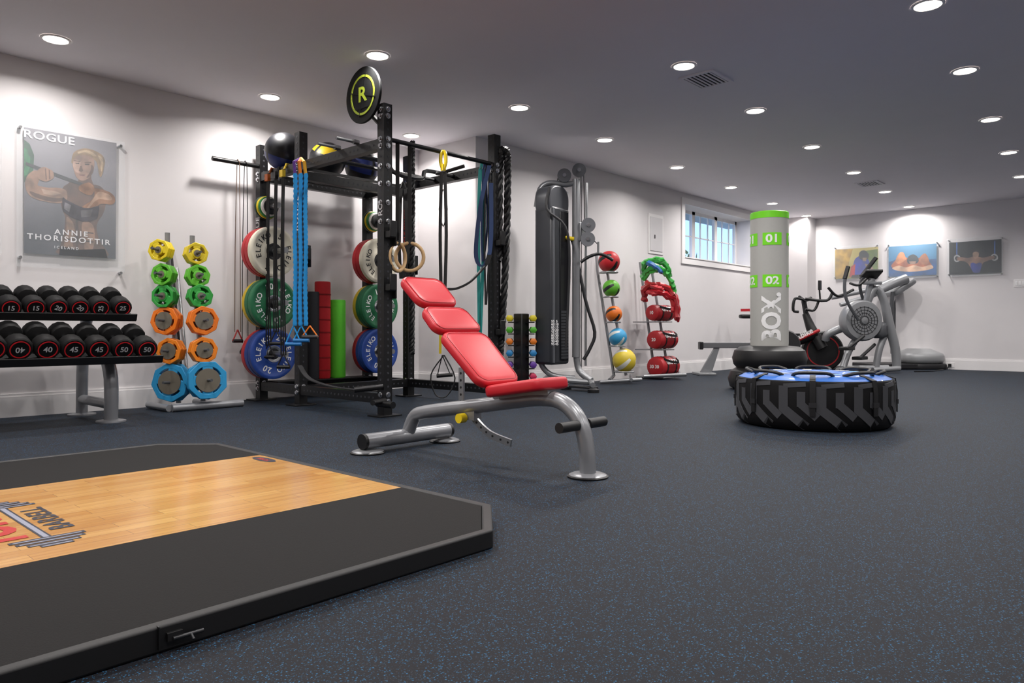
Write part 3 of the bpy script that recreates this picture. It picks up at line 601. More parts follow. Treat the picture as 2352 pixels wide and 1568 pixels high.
picture('wall_poster','tall poster of a blonde woman shouldering a barbell on grey background','v',fv,[(35,284),(283,328),(283,636),(35,600)],[(53,293),(265,330),(263,598),(53,578)],[
 ([(53,322),(66,332),(76,358),(74,392),(64,412),(53,420)],'174f32'),
 ([(53,340),(60,346),(67,362),(66,386),(60,402),(53,406)],'237046'),
 ([(142,432),(152,424),(165,416),(190,425),(215,425),(232,432),(242,450),(240,470),(234,492),(222,510),(219,525),(223,545),(230,560),(243,592),(132,584),(136,565),(141,545),(146,522),(147,500),(140,480),(138,462)],SK2),
 ([(150,500),(160,505),(168,520),(168,545),(164,560),(170,580),(160,586),(146,580),(144,563),(150,535)],SK),([(186,512),(200,510),(212,520),(215,542),(214,560),(205,585),(194,580),(190,562),(186,535)],SK),
 ([(172,505),(176,505),(178,530),(177,560),(178,582),(173,582),(172,560),(171,530)],DKS),([(152,528),(166,530),(166,533),(152,531)],DKS),([(188,532),(212,535),(212,538),(188,535)],DKS),([(152,548),(166,550),(166,553),(152,551)],DKS),([(190,552),(212,555),(212,558),(190,555)],DKS),
 ([(55,420),(62,402),(78,392),(88,400),(88,414),(84,426),(96,430),(110,432),(128,432),(146,436),(152,446),(150,460),(138,467),(120,467),(104,464),(85,460),(68,452),(58,438)],SK),
 ([(66,440),(84,446),(104,452),(124,456),(142,456),(136,464),(104,462),(72,450)],SK2),([(92,434),(108,438),(126,440),(138,446),(120,450),(98,446)],SK3),
 ([(176,392),(190,398),(205,395),(207,412),(212,430),(196,436),(176,428),(178,410)],SK2),
 ([(165,366),(168,356),(176,351),(190,348),(203,352),(212,362),(214,376),(212,392),(204,407),(192,415),(182,415),(173,408),(168,396),(164,380)],'927262'),
 ([(166,372),(172,368),(184,372),(182,378),(184,394),(176,398),(168,392),(165,382)],'b09080'),
 ([(167,369),(182,371),(182,373),(167,371)],'5a3c2a'),([(191,373),(207,373),(207,375),(191,375)],'5a3c2a'),([(170,375),(179,375),(179,378),(171,377)],'33231b'),([(192,377),(203,377),(202,380),(193,380)],'33231b'),([(181,382),(185,382),(188,394),(183,396),(178,394)],SK2),([(178,402),(194,402),(189,405),(181,404)],'6d403a'),([(206,380),(212,384),(210,398),(202,408),(196,408),(204,396),(206,388),(206,384)],SK2),
 ([(161,374),(163,360),(168,350),(180,344),(192,342),(205,344),(216,348),(224,352),(234,360),(238,372),(236,384),(233,398),(228,408),(224,398),(222,386),(219,374),(212,366),(204,360),(190,357),(176,358),(168,364),(164,376)],'8a7050'),
 ([(176,350),(190,346),(206,349),(218,358),(212,360),(202,354),(190,351),(178,354)],'b09878'),([(224,358),(233,366),(234,380),(230,396),(228,386),(228,372),(225,366),(222,360)],'b09878'),
 ([(56,380),(57,373),(226,436),(225,443)],'2a2a2e'),
 ([(82,394),(90,387),(100,385),(110,389),(118,394),(121,402),(120,410),(112,415),(104,418),(94,416),(86,412),(82,402)],SK),([(100,388),(103,388),(105,414),(102,414)],SK2),([(109,391),(112,392),(113,412),(110,413)],SK2),
 ([(178,430),(186,424),(200,420),(208,424),(214,432),(212,442),(206,449),(196,448),(186,443),(179,438)],SK),
 ([(214,434),(230,436),(246,441),(256,448),(261,456),(260,466),(252,471),(240,469),(226,470),(216,482),(206,494),(198,499),(190,496),(186,488),(184,478),(194,470),(206,462),(214,450)],SK),
 ([(222,442),(238,444),(250,450),(254,460),(240,460),(226,458),(214,464),(202,478),(196,480),(208,462)],SK3),
 ([(141,455),(150,460),(162,466),(176,473),(190,478),(206,478),(224,474),(223,490),(220,502),(206,508),(190,509),(174,505),(160,499),(148,490),(141,482)],'4c4a52'),([(146,465),(160,472),(156,488),(144,480)],'7a787e'),
 ([(182,484),(210,482),(204,498),(184,500)],'6a686e'),
 ([(135,566),(180,574),(238,572),(244,593),(133,586)],'1c1e26')],
 [('ROGUE',(111,318),.082,1.05,'e6e6ea',1.2),('ANNIE',(161,536),.055,1.4,'e6e6ea',1.1),('THORISDOTTIR',(158,551),.058,1.3,'e6e6ea',1.12),('ICELAND',(150,570),.028,1.6,'e6e6ea',1)],grad('3f444f','8e8b92',1.25,2.0))
picture('wall_poster','sliver of another acrylic poster at the left edge of the photo','v',fv,[(-180,245),(1,272),(1,596),(-180,560)],[(-165,255),(-14,280),(-14,585),(-165,552)],[],[],grad('3a3e48','808088',1.25,2.0))
fu=lambda px,py:onu(px,py,UF)
picture('wall_picture','small picture of a track cyclist on yellow green background','u',fu,[(1915,566),(2020,560),(2020,642),(1915,642)],[(1919,573),(2018,568),(2018,638),(1919,640)],[
 ([(1920,573),(1960,572),(1952,600),(1945,639),(1920,640)],'b08a1c'),([(1990,576),(2017,572),(2017,637),(1982,637)],'5c7018'),
 ([(1962,604),(1966,594),(1975,588),(1984,588),(1992,592),(1998,602),(1998,614),(1994,626),(1988,632),(1976,634),(1966,634),(1960,624)],'14289a'),([(1974,584),(1978,577),(1986,575),(1993,579),(1997,587),(1993,596),(1984,598),(1976,594)],'121318'),([(1982,592),(1992,592),(1990,600),(1983,600)],SK),([(1956,612),(1966,606),(1964,634),(1952,636)],'a41c14'),([(1990,606),(2004,612),(2008,624),(2000,630),(1994,624),(1996,616),(1990,612),(1988,608)],SK),([(1958,632),(2000,629),(2006,637),(1956,638)],'141418')],[],grad('5c5810','c0b060',1.4,1.9))
picture('wall_picture','picture of a swimmer splashing orange lit blue water','u',fu,[(2038,560),(2157,553),(2157,638),(2038,640)],[(2042,566),(2152,560),(2152,632),(2042,635)],[
 ([(2043,602),(2070,592),(2090,600),(2151,594),(2151,631),(2043,634)],'10508c'),([(2048,612),(2054,602),(2062,594),(2072,588),(2084,592),(2094,598),(2106,594),(2118,592),(2130,596),(2138,604),(2142,614),(2128,617),(2112,620),(2096,618),(2080,619),(2062,620)],'b05a28'),
 ([(2058,600),(2062,588),(2068,580),(2076,580),(2080,588),(2082,596),(2074,602),(2064,606)],'cc8450'),([(2112,594),(2118,586),(2126,582),(2132,590),(2135,602),(2128,608),(2118,606),(2113,600)],'bc7040'),([(2084,598),(2087,590),(2094,585),(2102,585),(2109,591),(2111,600),(2104,606),(2092,607),(2086,604)],'0c1424'),([(2089,600),(2105,600),(2103,607),(2091,607)],SK),
 ([(2050,616),(2066,610),(2082,614),(2100,609),(2120,613),(2138,608),(2144,616),(2120,622),(2090,624),(2064,622)],'d0a888')],[],grad('104c88','3c8cb8',1.4,1.9))
picture('wall_picture','picture of a gymnast on rings against black','u',fu,[(2176,549),(2305,542),(2305,632),(2176,635)],[(2181,556),(2301,551),(2301,627),(2181,630)],[
 ([(2197,557),(2200,557),(2200,588),(2197,588)],'2a5aa0'),([(2284,553),(2287,553),(2287,584),(2284,584)],'2a5aa0'),
 ([(2192,591),(2194,587),(2199,585),(2204,587),(2207,592),(2206,598),(2199,602),(2193,599)],'b0b0b0'),([(2195,591),(2197,589),(2200,589),(2203,591),(2203,596),(2199,599),(2196,597),(2194,594)],'0c0c10'),([(2277,589),(2279,585),(2284,583),(2290,585),(2293,590),(2292,596),(2285,599),(2279,597)],'b0b0b0'),([(2280,589),(2282,586),(2285,586),(2289,589),(2289,593),(2285,596),(2282,595),(2280,592)],'0c0c10'),
 ([(2200,591),(2212,591),(2224,593),(2232,590),(2241,589),(2250,590),(2258,592),(2272,589),(2284,588),(2284,594),(2272,598),(2260,603),(2256,610),(2252,616),(2242,618),(2232,616),(2226,608),(2220,602),(2210,599),(2200,598)],'8a6450'),([(2235,582),(2238,576),(2243,575),(2248,578),(2249,586),(2246,592),(2241,594),(2236,590)],'a07c64'),([(2235,581),(2237,576),(2243,573),(2248,575),(2250,581),(2246,579),(2241,578),(2237,580)],'201814'),
 ([(2230,606),(2236,603),(2243,606),(2250,603),(2256,606),(2254,616),(2250,626),(2238,626),(2232,618)],'182c88')],[],mat('040406',.7))
# wall fittings
p=onv(1504,538,VM); t=thing('electrical_panel','flat white electrical access panel on the middle wall','panel',(p.x,VM,p.z),world=True)
MB().bb((8.66,VM-.012,1.69),(9.04,VM,2.24),TRIM).build('frame',t,bev=.003); MB().bb((8.69,VM-.02,1.73),(9.01,VM-.012,2.2),mat('d2d0d2',.5)).build('door',t,bev=.003); MB().box((8.80,VM-.022,1.93),(.02,.008,.05),GREY).build('latch',t)
p=onu(2343,650,UF); mb=MB().box(p,(.012,.16,.115),TRIM)
for k in (-1,0,1): mb.box(p+V((-.008,k*.045,0)),(.006,.03,.06),WT)
solo(mb,'light_switch','white light switch plate on the far wall','switch',p,bev=.002)
p=onu(2183,838,UF); solo(MB().box(p+V((-.02,0,0)),(.008,.12,.075),TRIM).box(p+V((-.045,0,0)),(.04,.04,.04),BLK),'wall_outlet','white wall outlet with black plug above the far baseboard','outlet',p)
solo(MB().tube([p+V((-.06,0,0)),p+V((-.12,.05,-.1)),G(2165,849,.008),G(2140,852,.008),G(2100,853,.008)],.008,BLK,6,sm=6),'power_cable','black power cable from far wall plug to treadmill','cable',G(2150,850))
# ================= SMALL DUMBBELL TOWER
tw=V((5.75,5.15,0)); t=thing('dumbbell_tower','black tower holding little coloured dumbbells behind the bench','rack',tw,world=True)
MB().box(tw+V((0,0,.42)),(.12,.12,.78),BLK).build('column',t,bev=.01); MB().lathe([(.18,0),(.18,.02),(.07,.05)],BLK,Matrix.Translation(tw)).build('base',t)
for i,(h,n_) in enumerate((('c8b820','yellow'),('4aa02a','green'),('d0701a','orange'),('2478b0','blue'),('5c3490','purple'),('b82850','pink'))):
    z=.76-i*.122
    for sg,sn in ((-1,'left'),(1,'right')):
        o=tw+RT*sg*.115+V((0,0,z)); MB().box(tw+RT*sg*.07+V((0,0,z-.043)),(.1,.1,.01),BLK).build('cradle',t)
        m_=mat(h,.5); mb=MB(); a=o-FW*.09+RT*sg*.012; b=o+FW*.09
        mb.lathe([(.024,0),(.037,.008),(.037,.05),(.024,.058)],m_,ax(a,b),6).lathe([(.024,0),(.037,.008),(.037,.05),(.024,.058)],m_,ax(b,a),6).cyl(a+FW*.04,b-FW*.04,.014,m_,n=10)
        solo(mb,'small_dumbbell',f'small {n_} dumbbell on the {sn} side of the black tower','dumbbell',o,'small coloured dumbbells')
# ================= CABLE MACHINE
d=7.75; C=lambda px,py,o=0:D(px,py,d+o)
t=thing('cable_machine','tall grey cable pulley machine against the middle wall','cable machine',V((C(1290,885).x,C(1290,885).y,0)),world=True)
SHM=mat('303237',.42); p=C(1268,650); zt,zb=C(0,478).z,C(0,836).z
def blk(pc,wx,wy,z0,z1,m_,nm,bev=.01): MB().bb((pc.x-wx/2,pc.y-wy/2,z0),(pc.x+wx/2,pc.y+wy/2,z1),m_).build(nm,t,bev=bev)
blk(p,.30,.24,zb,zt,SHM,'shroud',.03)
blk(V((p.x+.05,p.y-.12,0)),.14,.02,zb+.04,zt-.04,mat('121216',.25),'tinted_panel',.006)
blk(V((p.x-.12,p.y-.122,0)),.03,.012,zb+.02,zt-.02,mat('55575c',.4),'shroud_trim',.003)
ws=MB()
for k in range(16): ws.bb((p.x-.01,p.y-.134,zb+.06+k*.032),(p.x+.11,p.y-.13,zb+.084+k*.032),mat('3a3c40',.4))
ws.build('weight_stack',t)
MB().prism(rr(.34,.34,.14,6),.2,mat('4d4f54',.4),fm(V((p.x,p.y+.1,zt+.06)),X,Z)).build('shroud_cap',t,bev=.02)
MB().tube([C(1232,475),C(1240,435),C(1262,420),C(1300,424),C(1326,418)],.03,SIL,10,sm=4).build('top_arm',t)
MB().tube([C(1323,412),C(1323,820)],.042,SIL,14).tube([C(1285,480,.1),C(1300,440,.1)],.03,SIL).build('upright',t)
MB().tube([C(1348,420,.05),C(1345,600,.05),C(1345,840,.05)],.014,STEEL,8).build('guide_rod',t)
MB().tube([C(1240,810),C(1245,840),C(1270,862),C(1320,868)],.03,SIL,10,sm=4).tube([C(1323,810),C(1330,850),C(1358,874,-.1)],.035,SIL,10,sm=4).tube([C(1255,870),C(1365,878,-.1)],.028,SIL).tube([C(1245,878,-.15),C(1262,862,.2)],.03,SIL).tube([C(1362,884,-.3),C(1345,862,.3)],.028,SIL).build('base_frame',t)
for a,o in ((1247,-.15),(1363,-.3),(1300,.1)): MB().lathe([(.06,0),(.06,.03),(.03,.045)],BLK,Matrix.Translation((C(a,880,o).x,C(a,880,o).y,0)),16).build('foot',t)
PU=mat('5f6166',.45)
for px,py in ((1296,403),(1330,391)):
    c=C(px,py,-.02); MB().lathe([(.073,-.016),(.073,-.006),(.062,0),(.073,.006),(.073,.016),(.02,.016)],PU,ax(c,c-FW),24).cyl(c-FW*.03,c+FW*.03,.02,CHR).build('pulley',t)
for px,py in ((1351,517),(1350,549)):
    c=C(px,py,-.05); MB().lathe([(.076,-.016),(.076,-.006),(.064,0),(.076,.006),(.076,.016),(.02,.016)],mat('75777c',.4),ax(c,c-FW),24).cyl(c-FW*.03,c+FW*.03,.02,CHR).build('pulley',t)
MB().box(C(1336,533),(.1,.05,.2),SIL).build('carriage',t,bev=.01); MB().cyl(C(1297,545,-.02),C(1318,549,-.02),.022,YEL).build('pull_pin',t)
MB().tube([C(1341,398),C(1343,515)],.005,BLK,5).tube([C(1361,549),C(1372,560),C(1374,575)],.005,BLK,5).tube([C(1282,405),C(1272,470)],.005,BLK,5).tube([C(1335,398,.02),C(1335,860,.02)],.005,BLK,5).build('cable',t)
MB().tube([C(1312,545),C(1322,580),C(1345,690),C(1366,762),C(1355,800),C(1340,826)],.018,DK,10,sm=4).tube([C(1262,430,-.18),C(1256,480,-.22),C(1298,520,-.22),C(1308,600,-.2),C(1300,800,-.2)],.014,DK,8,sm=4).build('press_arm',t)
MB().tube([C(1334,602,-.05),C(1352,590,-.05),C(1374,583,-.05),C(1392,588,-.05),C(1408,598,-.05)],.017,BLK,10,sm=4).cyl(C(1374,555,-.05),C(1374,583,-.05),.012,STEEL).build('handle_bar',t)
wl=MB()
for k in range(9):
    for j in (-1,0): wl.text(str((k+1)*5+ (50 if j else 0)),.035,WT,fm(C(1274+ (j*9+5),738+k*6.5,-.19),RT,Z),.02)
wl.build('weight_numbers',t)
blk(C(1340,868,-.1),.12,.3,.03,.05,DK,'foot_rest',.005)
# ================= MEDICINE BALL RACK
t=thing('medicine_ball_rack','silver upright ball rack holding five coloured balls','rack',V((C(1425,870,1.1).x,C(1425,870,1.1).y,0)),world=True)
d2=8.75; B=lambda px,py,o=0:D(px,py,d2+o)
BALLS=((1399,601,25,'b82028','red and black medicine ball on the top cradle','141416'),(1404,662,20,'5aa82a','lime green and black medicine ball on second cradle','1c1c1c'),(1410,721,19,'e07018','orange and black medicine ball on middle cradle','1c1c1c'),(1419,774,21,'3a9ed0','light blue and white medicine ball on fourth cradle','d8dcd8'),(1434,827,27,'d8c038','large yellow and white medicine ball on bottom cradle','e4e4dc'))
for sg in (-1,1):
    MB().tube([B(1380+sg*10,585,.25),B(1383+sg*11,620,.22),B(1424+sg*14,862,.05)],.018,SIL,10).build('rail',t)
MB().cyl(B(1378,877,-.15),B(1474,871,-.1),.022,SIL).cyl(B(1400,872,-.15),B(1410,862,.2),.02,SIL).cyl(B(1450,872,-.15),B(1448,862,.2),.02,SIL).build('base_bar',t)
for px,py,r,h,lab,h2 in BALLS:
    R_=r*d2/F_; c=B(px,py); cr_=c-Z*(R_*.93+.006)
    MB().tube([cr_+Z*.01+FW*(.2),cr_-RT*R_*.75+FW*.1,cr_-RT*R_*.6-FW*R_*.6,cr_+RT*R_*.6-FW*R_*.6,cr_+RT*R_*.75+FW*.1,cr_+Z*.01+FW*.2],.009,SIL,8,sm=4).build('cradle',t)
    mb=MB().sph((0,0,0),R_,mat(h,.45,bump=.3,scale=150),32,T=Matrix.Rotation(rad(60),4,'X')@Matrix.Rotation(px*.7,4,'Z'),m2=mat(h2,.45),f=lambda i,j:(i%8) in (2,3) and 2<j<14)
    solo(mb,'medicine_ball',lab,'medicine ball',c,'medicine balls on the upright rack',world=False)
# ================= BAG RACK
d3=9.45; K=lambda px,py,o=0:D(px,py,d3+o)
t=thing('sandbag_rack','silver leaning rack loaded with red sandbags','rack',V((K(1520,865).x,K(1520,865).y,0)),world=True)
for sg in (-1,1): MB().tube([K(1482+sg*12,602,.25),K(1520+sg*16,862,.2)],.018,SIL,10).build('rail',t)
MB().cyl(K(1478,864,-.1),K(1576,860,-.1),.022,SIL).cyl(K(1482,864,-.1),K(1500,856,.25),.02,SIL).cyl(K(1560,862,-.1),K(1560,854,.25),.02,SIL).build('base_bar',t)
RB=mat('a81a22',.45,noise=.08,scale=20,bump=.3)
for px,py,r,txt,lab in ((1498,718,.105,'10','smallest red sandbag on the upper arms of the bag rack'),(1503,780,.12,'20','medium red sandbag on the middle arms of bag rack'),(1505,842,.132,'30','largest red sandbag at the bottom of bag rack')):
    c=K(px,py,-.02); L=.42; MB().box(c+X*.2-Z*(r+.012)+Y*.12,(.3,.42,.014),SIL).build('arm',t,bev=.003)
    tt=thing('sandbag',lab,'sandbag',c,world=True,group='red sandbags on the bag rack')
    MB().lathe([(r*.7,-.02),(r*.92,-.005),(r,.03),(r*.98,L*.5),(r,L-.03),(r*.9,L)],RB,ax(c,c+X),22).build('body',tt)
    MB().text(txt+' '+txt if txt=='30' else txt,.06,WT,fm(c-X*.022,-Y,Z),.02).build('number_mark',tt)
    MB().text('GRPZX',.09,WT,fm(c+X*.22+V((0,-r*.93,r*.45)),X,V((0,.4,.92))),.03).build('lettering',tt)
    MB().ribbon([c+X*.06-Y*r*.7+Z*r*.75,c+X*.12-Y*(r+.04)+Z*r*.5,c+X*.3-Y*(r+.04)+Z*r*.4,c+X*.36-Y*r*.7+Z*r*.75],.03,.006,BLK,Z,sm=4).lathe([(r+.003,.09),(r+.003,.12)],BLK,ax(c,c+X),22,False).lathe([(r+.003,.3),(r+.003,.33)],BLK,ax(c,c+X),22,False).build('handle',tt)
def floppy(strands,hs,name,lab,org):
    b=MB()
    for s_i,pts_ in enumerate(strands):
        for q_ in range(2):
            P=cr([K(*p) for p in pts_],5); n=len(P); j1=V((random.uniform(-1,1),random.uniform(-1,1),random.uniform(-1,1)))*.02
            o=[q+j1+V((random.uniform(-1,1),random.uniform(-1,1),random.uniform(-1,1)))*.01 for q in P]
            b.tube(o,[(.024+.018*random.random())*(.5 if i in (0,n-1) else 1) for i in range(n)],mat(hs[(s_i+q_)%len(hs)],.35,coat=.3),6)
    solo(b,name,lab,'training bag',K(*org),'floppy training bags')
floppy([[(1474,630),(1480,606,-.05),(1505,598,-.1),(1526,608,-.1),(1536,632,-.1)],[(1476,640),(1490,622,-.08),(1510,618,-.12),(1530,626,-.12),(1545,655,-.1),(1548,680,-.1)],[(1480,600),(1500,606,-.12),(1522,622,-.14)]],('1f7a2c','2f9a3a','48b848','1c5c9a'),'training_bag','floppy green vinyl training bag draped over the bag rack',(1505,610))
floppy([[(1480,690),(1482,662,-.05),(1505,652,-.12),(1532,660,-.12),(1552,686,-.1),(1554,735,-.1)],[(1478,660),(1496,672,-.1),(1520,676,-.14),(1545,688,-.12),(1548,716,-.1)],[(1482,650),(1500,660,-.12),(1524,668,-.14)]],('981820','b81c28','c83038','8a1018'),'training_bag','floppy red vinyl training bag draped below the green one',(1510,665))
# ================= PUNCH BAG
pc=W((1767-CX)/214,7.85); t=thing('punching_bag','grey freestanding punching bag with lime top and black round base','punching bag',pc)
MB().lathe([(.36,0),(.41,.03),(.43,.12),(.40,.2),(.34,.235),(.37,.27),(.385,.34),(.36,.42),(.3,.46),(.2,.47)],mat('141416',.42),n=44).build('base',t)
r=.195
MB().lathe([(r*.98,.45),(r,.5),(r,1.83)],mat('b2b2ae',.6,noise=.03),n=44).build('body',t)
LGB=mat('78e01e',.45)
MB().lathe([(r+.002,1.82),(r+.002,1.885),(r*.97,1.892)],LGB,n=44,cap=False).lathe([(r*.97,1.892),(.05,1.893)],mat('2c3a26',.7),n=44).build('top_cap',t)
af=math.atan2(-pc.y,-pc.x)+rad(-3)
def wrp(a0,R): return lambda x,y:V((R*math.cos(a0+x/R),R*math.sin(a0+x/R),y))
for a0 in (af,af-rad(75),af+rad(80)):
    for z,s1 in ((1.595,'01'),(1.155,'02')):
        l=MB(); n=10
        l.add([wrp(a0+rad(12),r+.003)(-.1+.2*i/n,z+yy) for i in range(n+1) for yy in (-.065,.065)],[(2*i,2*i+2,2*i+3,2*i+1) for i in range(n)],LGB)
        l.text(s1,.115,WT,Matrix.Translation((0,0,z)),.03,1,wrap=wrp(a0+rad(12),r+.0055),sx=1.2)
        l.build('number_badge',t)
w3=lambda x,y:V(((r+.005)*math.cos(af+rad(12)-y/r),(r+.005)*math.sin(af+rad(12)-y/r),x))
MB().text('BOX.',.26,mat('f0f0f0',.5),Matrix.Translation((0,0,.775)),.04,1,wrap=w3,sx=.86).build('lettering',t)
# ================= TYRE
tcn=W(2.065,5.02); t=thing('tyre_trainer','large black padded training tyre with shiny blue top','tyre',tcn)
R0=.503; Hh=.335
TBK=mat('0e0e10',.6)
MB().lathe([(R0-.1,0),(R0-.03,.008),(R0-.008,.03),(R0,.08),(R0,.28),(R0-.01,.312),(R0-.1,Hh)],TBK,n=64).build('casing',t)
tr=MB(); N=14; TB=mat('434448',.7)
def prof(z): return R0+.003-(.010 if z<.035 else 0)-.03*max(0,(.05-z)/.05)**2-.02*max(0,(z-.28)/.05)**2
def seg(p0,p1,w):
    a=V((p0[0],p0[1]));b=V((p1[0],p1[1]));dd=(b-a).normalized();pr=V((-dd.y,dd.x))*w/2; K_=4
    for k in range(K_):
        vs=[]
        for q_ in (a+(b-a)*k/K_+pr,a+(b-a)*k/K_-pr,a+(b-a)*(k+1)/K_-pr,a+(b-a)*(k+1)/K_+pr):
            for r_ in (R0-.05,prof(q_.y)):
                th=q_.x/R0; vs.append((r_*math.cos(th),r_*math.sin(th),q_.y))
        tr.add(vs,[(0,2,4,6),(1,7,5,3),(0,1,3,2),(2,3,5,4),(4,5,7,6),(6,7,1,0)],TB)
st_=2*PI*R0/N
for i in range(N):
    s0=st_*i
    seg((s0,.285),(s0,.13),.058); seg((s0-.01,.15),(s0+st_*.62,.03),.058)
    seg((s0+st_*.48,.25),(s0+st_*.48,.155),.05); seg((s0+st_*.44,.18),(s0+st_*.9,.09),.048)
    seg((s0+.0,.285),(s0+st_*.6,.298),.026)
tr.build('tread',t)
TBL=mat('1f62b8',.4,noise=.2,scale=8,coat=.25)
top=MB().lathe([(R0-.02,Hh-.018),(R0-.06,Hh+.004),(R0-.14,Hh+.014),(R0-.28,Hh+.012),(R0-.34,Hh-.02),(.02,Hh-.03)],TBL,n=56).build('top_cover',t)
for k in range(16):
    a=k*2*PI/16+.1; T=Matrix.Rotation(a,4,'Z')@Matrix.Translation((R0-.2,0,Hh+.0155))
    MB().prism([(-.04,-.025),(.04,-.04),(.025,.01),(-.03,.035)],.0012,WT if k%2 else mat('8cc4f0',.3),T).build('printed_mark',top)
for k in range(8):
    a=k*PI/4+.35; e=V((math.cos(a),math.sin(a),0)); s1=V((-e.y,e.x,0))
    MB().tube([e*(R0-.13)+s1*.12+Z*(Hh+.01),e*(R0-.08)+s1*.08+Z*(Hh+.03),e*(R0-.07)-s1*.08+Z*(Hh+.03),e*(R0-.13)-s1*.12+Z*(Hh+.01)],.011,BLK,8,sm=4).build('handle',t)
    MB().ribbon([e*(R0-.1)+Z*(Hh+.015),e*(R0-.0)+Z*(Hh-.015),e*(R0+.01)+Z*.24,e*(R0+.01)+Z*.1],.035,.006,BLK,s1).box(V((0,0,0)),(.012,.045,.03),DK,Matrix.Translation(e*(R0+.012)+Z*.17)@Matrix.Rotation(a,4,'Z')).build('side_strap',t)
# ================= ROWER (local frame: x to the right of the view, y away)
t=thing('rowing_machine','grey rowing machine standing behind the punching bag','rowing machine',W((1620-CX)/F_*10.4,10.4),TH-PI/2)
MB().bb((-.05,-.04,.38),(1.0,.04,.46),mat('6e6f72',.4,.3)).build('rail',t,bev=.01)
MB().prism([(-.1,.0),(.08,0),(.2,.38),(.12,.38)],.04,SIL,fm((0,.02,0),X,Z)).bb((-.14,-.2,0),(.1,.2,.035),SIL).build('rear_leg',t,bev=.006)
MB().bb((-.09,-.06,.36),(-.04,.06,.47),BLK).build('end_cap',t,bev=.01); MB().box((.8,0,.5),(.26,.26,.05),BLK).build('seat',t,bev=.02)
MB().lathe([(.2,-.07),(.22,-.04),(.22,.04),(.2,.07)],DK,ax((1.12,0,.42),(1.12,-1,.42)),32).build('flywheel',t); MB().bb((.98,-.2,0),(1.05,.2,.05),SIL).bb((1.0,-.04,.04),(1.05,.04,.4),SIL).build('front_leg',t)
# ================= BIKE
d4=11.4; Q=lambda px,py,o=0:D(px,py,d4+o)
t=thing('exercise_bike','black and red indoor cycling bike behind the tyre','exercise bike',V((Q(1830,850).x,Q(1830,850).y,0)),world=True)
c=Q(1889,806); an_=(FW+RT*.25).normalized(); T=ax(c+an_*.05,c-an_*.9)
MB().lathe([(.28,-.02),(.31,.01),(.31,.07),(.29,.1),(.1,.115)],BLK,T,36).build('flywheel_cover',t); MB().ann(circ(.24,36),circ(.222,36),.012,mat('a41c24',.4),T,z=.095).build('ring',t)
MB().tube([Q(1890,800,-.15),Q(1862,752,-.05),Q(1850,720)],[.085,.075,.05],BLK,10).tube([Q(1875,765,-.1),Q(1790,800),Q(1735,840)],.08,BLK,10).tube([Q(1790,800),Q(1728,725)],.05,BLK,10).build('frame',t)
MB().tube([Q(1882,758,-.2),Q(1835,780,-.2)],.025,mat('b8222a',.4),8).text('wattbike',.12,WT,fm(Q(1838,772,-.3),(RT+Z*.5),(Z-RT*.5)),.02).build('decal',t)
MB().tube([Q(1852,725),Q(1846,690)],.04,DK).tube([Q(1836,682,-.2),Q(1850,690),Q(1862,684,.2)],.025,BLK,8,sm=3).tube([Q(1846,688,-.2),Q(1826,686,-.2),Q(1822,712,-.2),Q(1834,716,-.2)],.022,BLK,8,sm=4).tube([Q(1850,686,-.1),Q(1898,690,-.15),Q(1912,672,-.15)],.022,BLK,8,sm=4).tube([Q(1850,710,-.1),Q(1870,712,-.1),Q(1880,692,-.1)],.02,BLK,8,sm=4).build('handlebar',t)
MB().tube([Q(1884,690),Q(1882,664)],.014,BLK).box(Q(1883,655),(.06,.04,.15),BLK).build('display',t,bev=.006)
MB().pad(rr(.16,.27,.06,5,.5),.06,.02,BLK,fm(Q(1718,722),FW,RT)).build('saddle',t); MB().box(Q(1712,712),(.03,.14,.04),RED).build('saddle_edge',t)
MB().cyl(Q(1880,848,-.3),Q(1935,846,.3),.04,BLK).cyl(Q(1725,848,-.25),Q(1745,840,.3),.035,BLK).cyl(Q(1900,840),Q(1735,842),.04,BLK).build('base',t)
MB().cyl(Q(1830,806,-.1),Q(1832,770,-.2),.014,STEEL).box(Q(1832,768,-.25),(.1,.1,.03),BLK).build('pedal',t)
# ================= AIR MACHINE
d5=10.9; A=lambda px,py,o=0:D(px,py,d5+o)
t=thing('air_elliptical','silver upright elliptical machine with round black fan','elliptical machine',V((A(1990,853).x,A(1990,853).y,0)),world=True)
c=A(1985,736,-.15); an_=(FW-RT*.1).normalized(); T=ax(c+an_*.12,c-an_)
LS=mat('919396',.38,.3)
MB().lathe([(.27,-.1),(.305,0),(.305,.08),(.28,.12),(.225,.125)],LS,T,40).build('fan_housing',t)
fn=MB().lathe([(.225,.122),(.05,.122)],mat('050506',.6),T,36)
for k in range(4): fn.ann(circ(.07+k*.045,36),circ(.066+k*.045,36),.008,DK,T,z=.125)
for k in range(20): fn.box((.13,0,.128),(.17,.0025,.006),DK,T@Matrix.Rotation(k*PI/10,4,'Z'))
fn.lathe([(.05,.122),(.05,.14),(.02,.145)],SIL,T,20).build('fan_grille',t)
MB().tube([A(1990,700),A(2010,662),A(2030,690),A(2042,745),A(2056,800),A(2060,846)],[.05,.055,.06,.07,.065,.06],LS,12,sm=4).tube([A(2040,750,.05),A(2020,800),A(2012,846)],.05,LS,10,sm=3).tube([A(1975,765),A(1950,805),A(1936,845,-.1)],.05,LS,10,sm=3).tube([A(1960,745,.2),A(1905,765,.25),A(1896,780,.3)],.06,LS,10,sm=3).build('frame',t)
MB().box(A(2022,758,.05),(.34,.22,.24),mat('505256',.45)).build('side_cover',t,bev=.06)
MB().cyl(A(2005,850,-.1),A(2066,846,-.05),.04,LS).cyl(A(1925,850,-.3),A(1962,848,.3),.04,LS).cyl(A(1940,846),A(2040,844),.04,LS).build('base',t)
MB().tube([A(1990,700),A(1996,665),A(2003,640)],.05,LS,10,sm=3).build('mast',t)
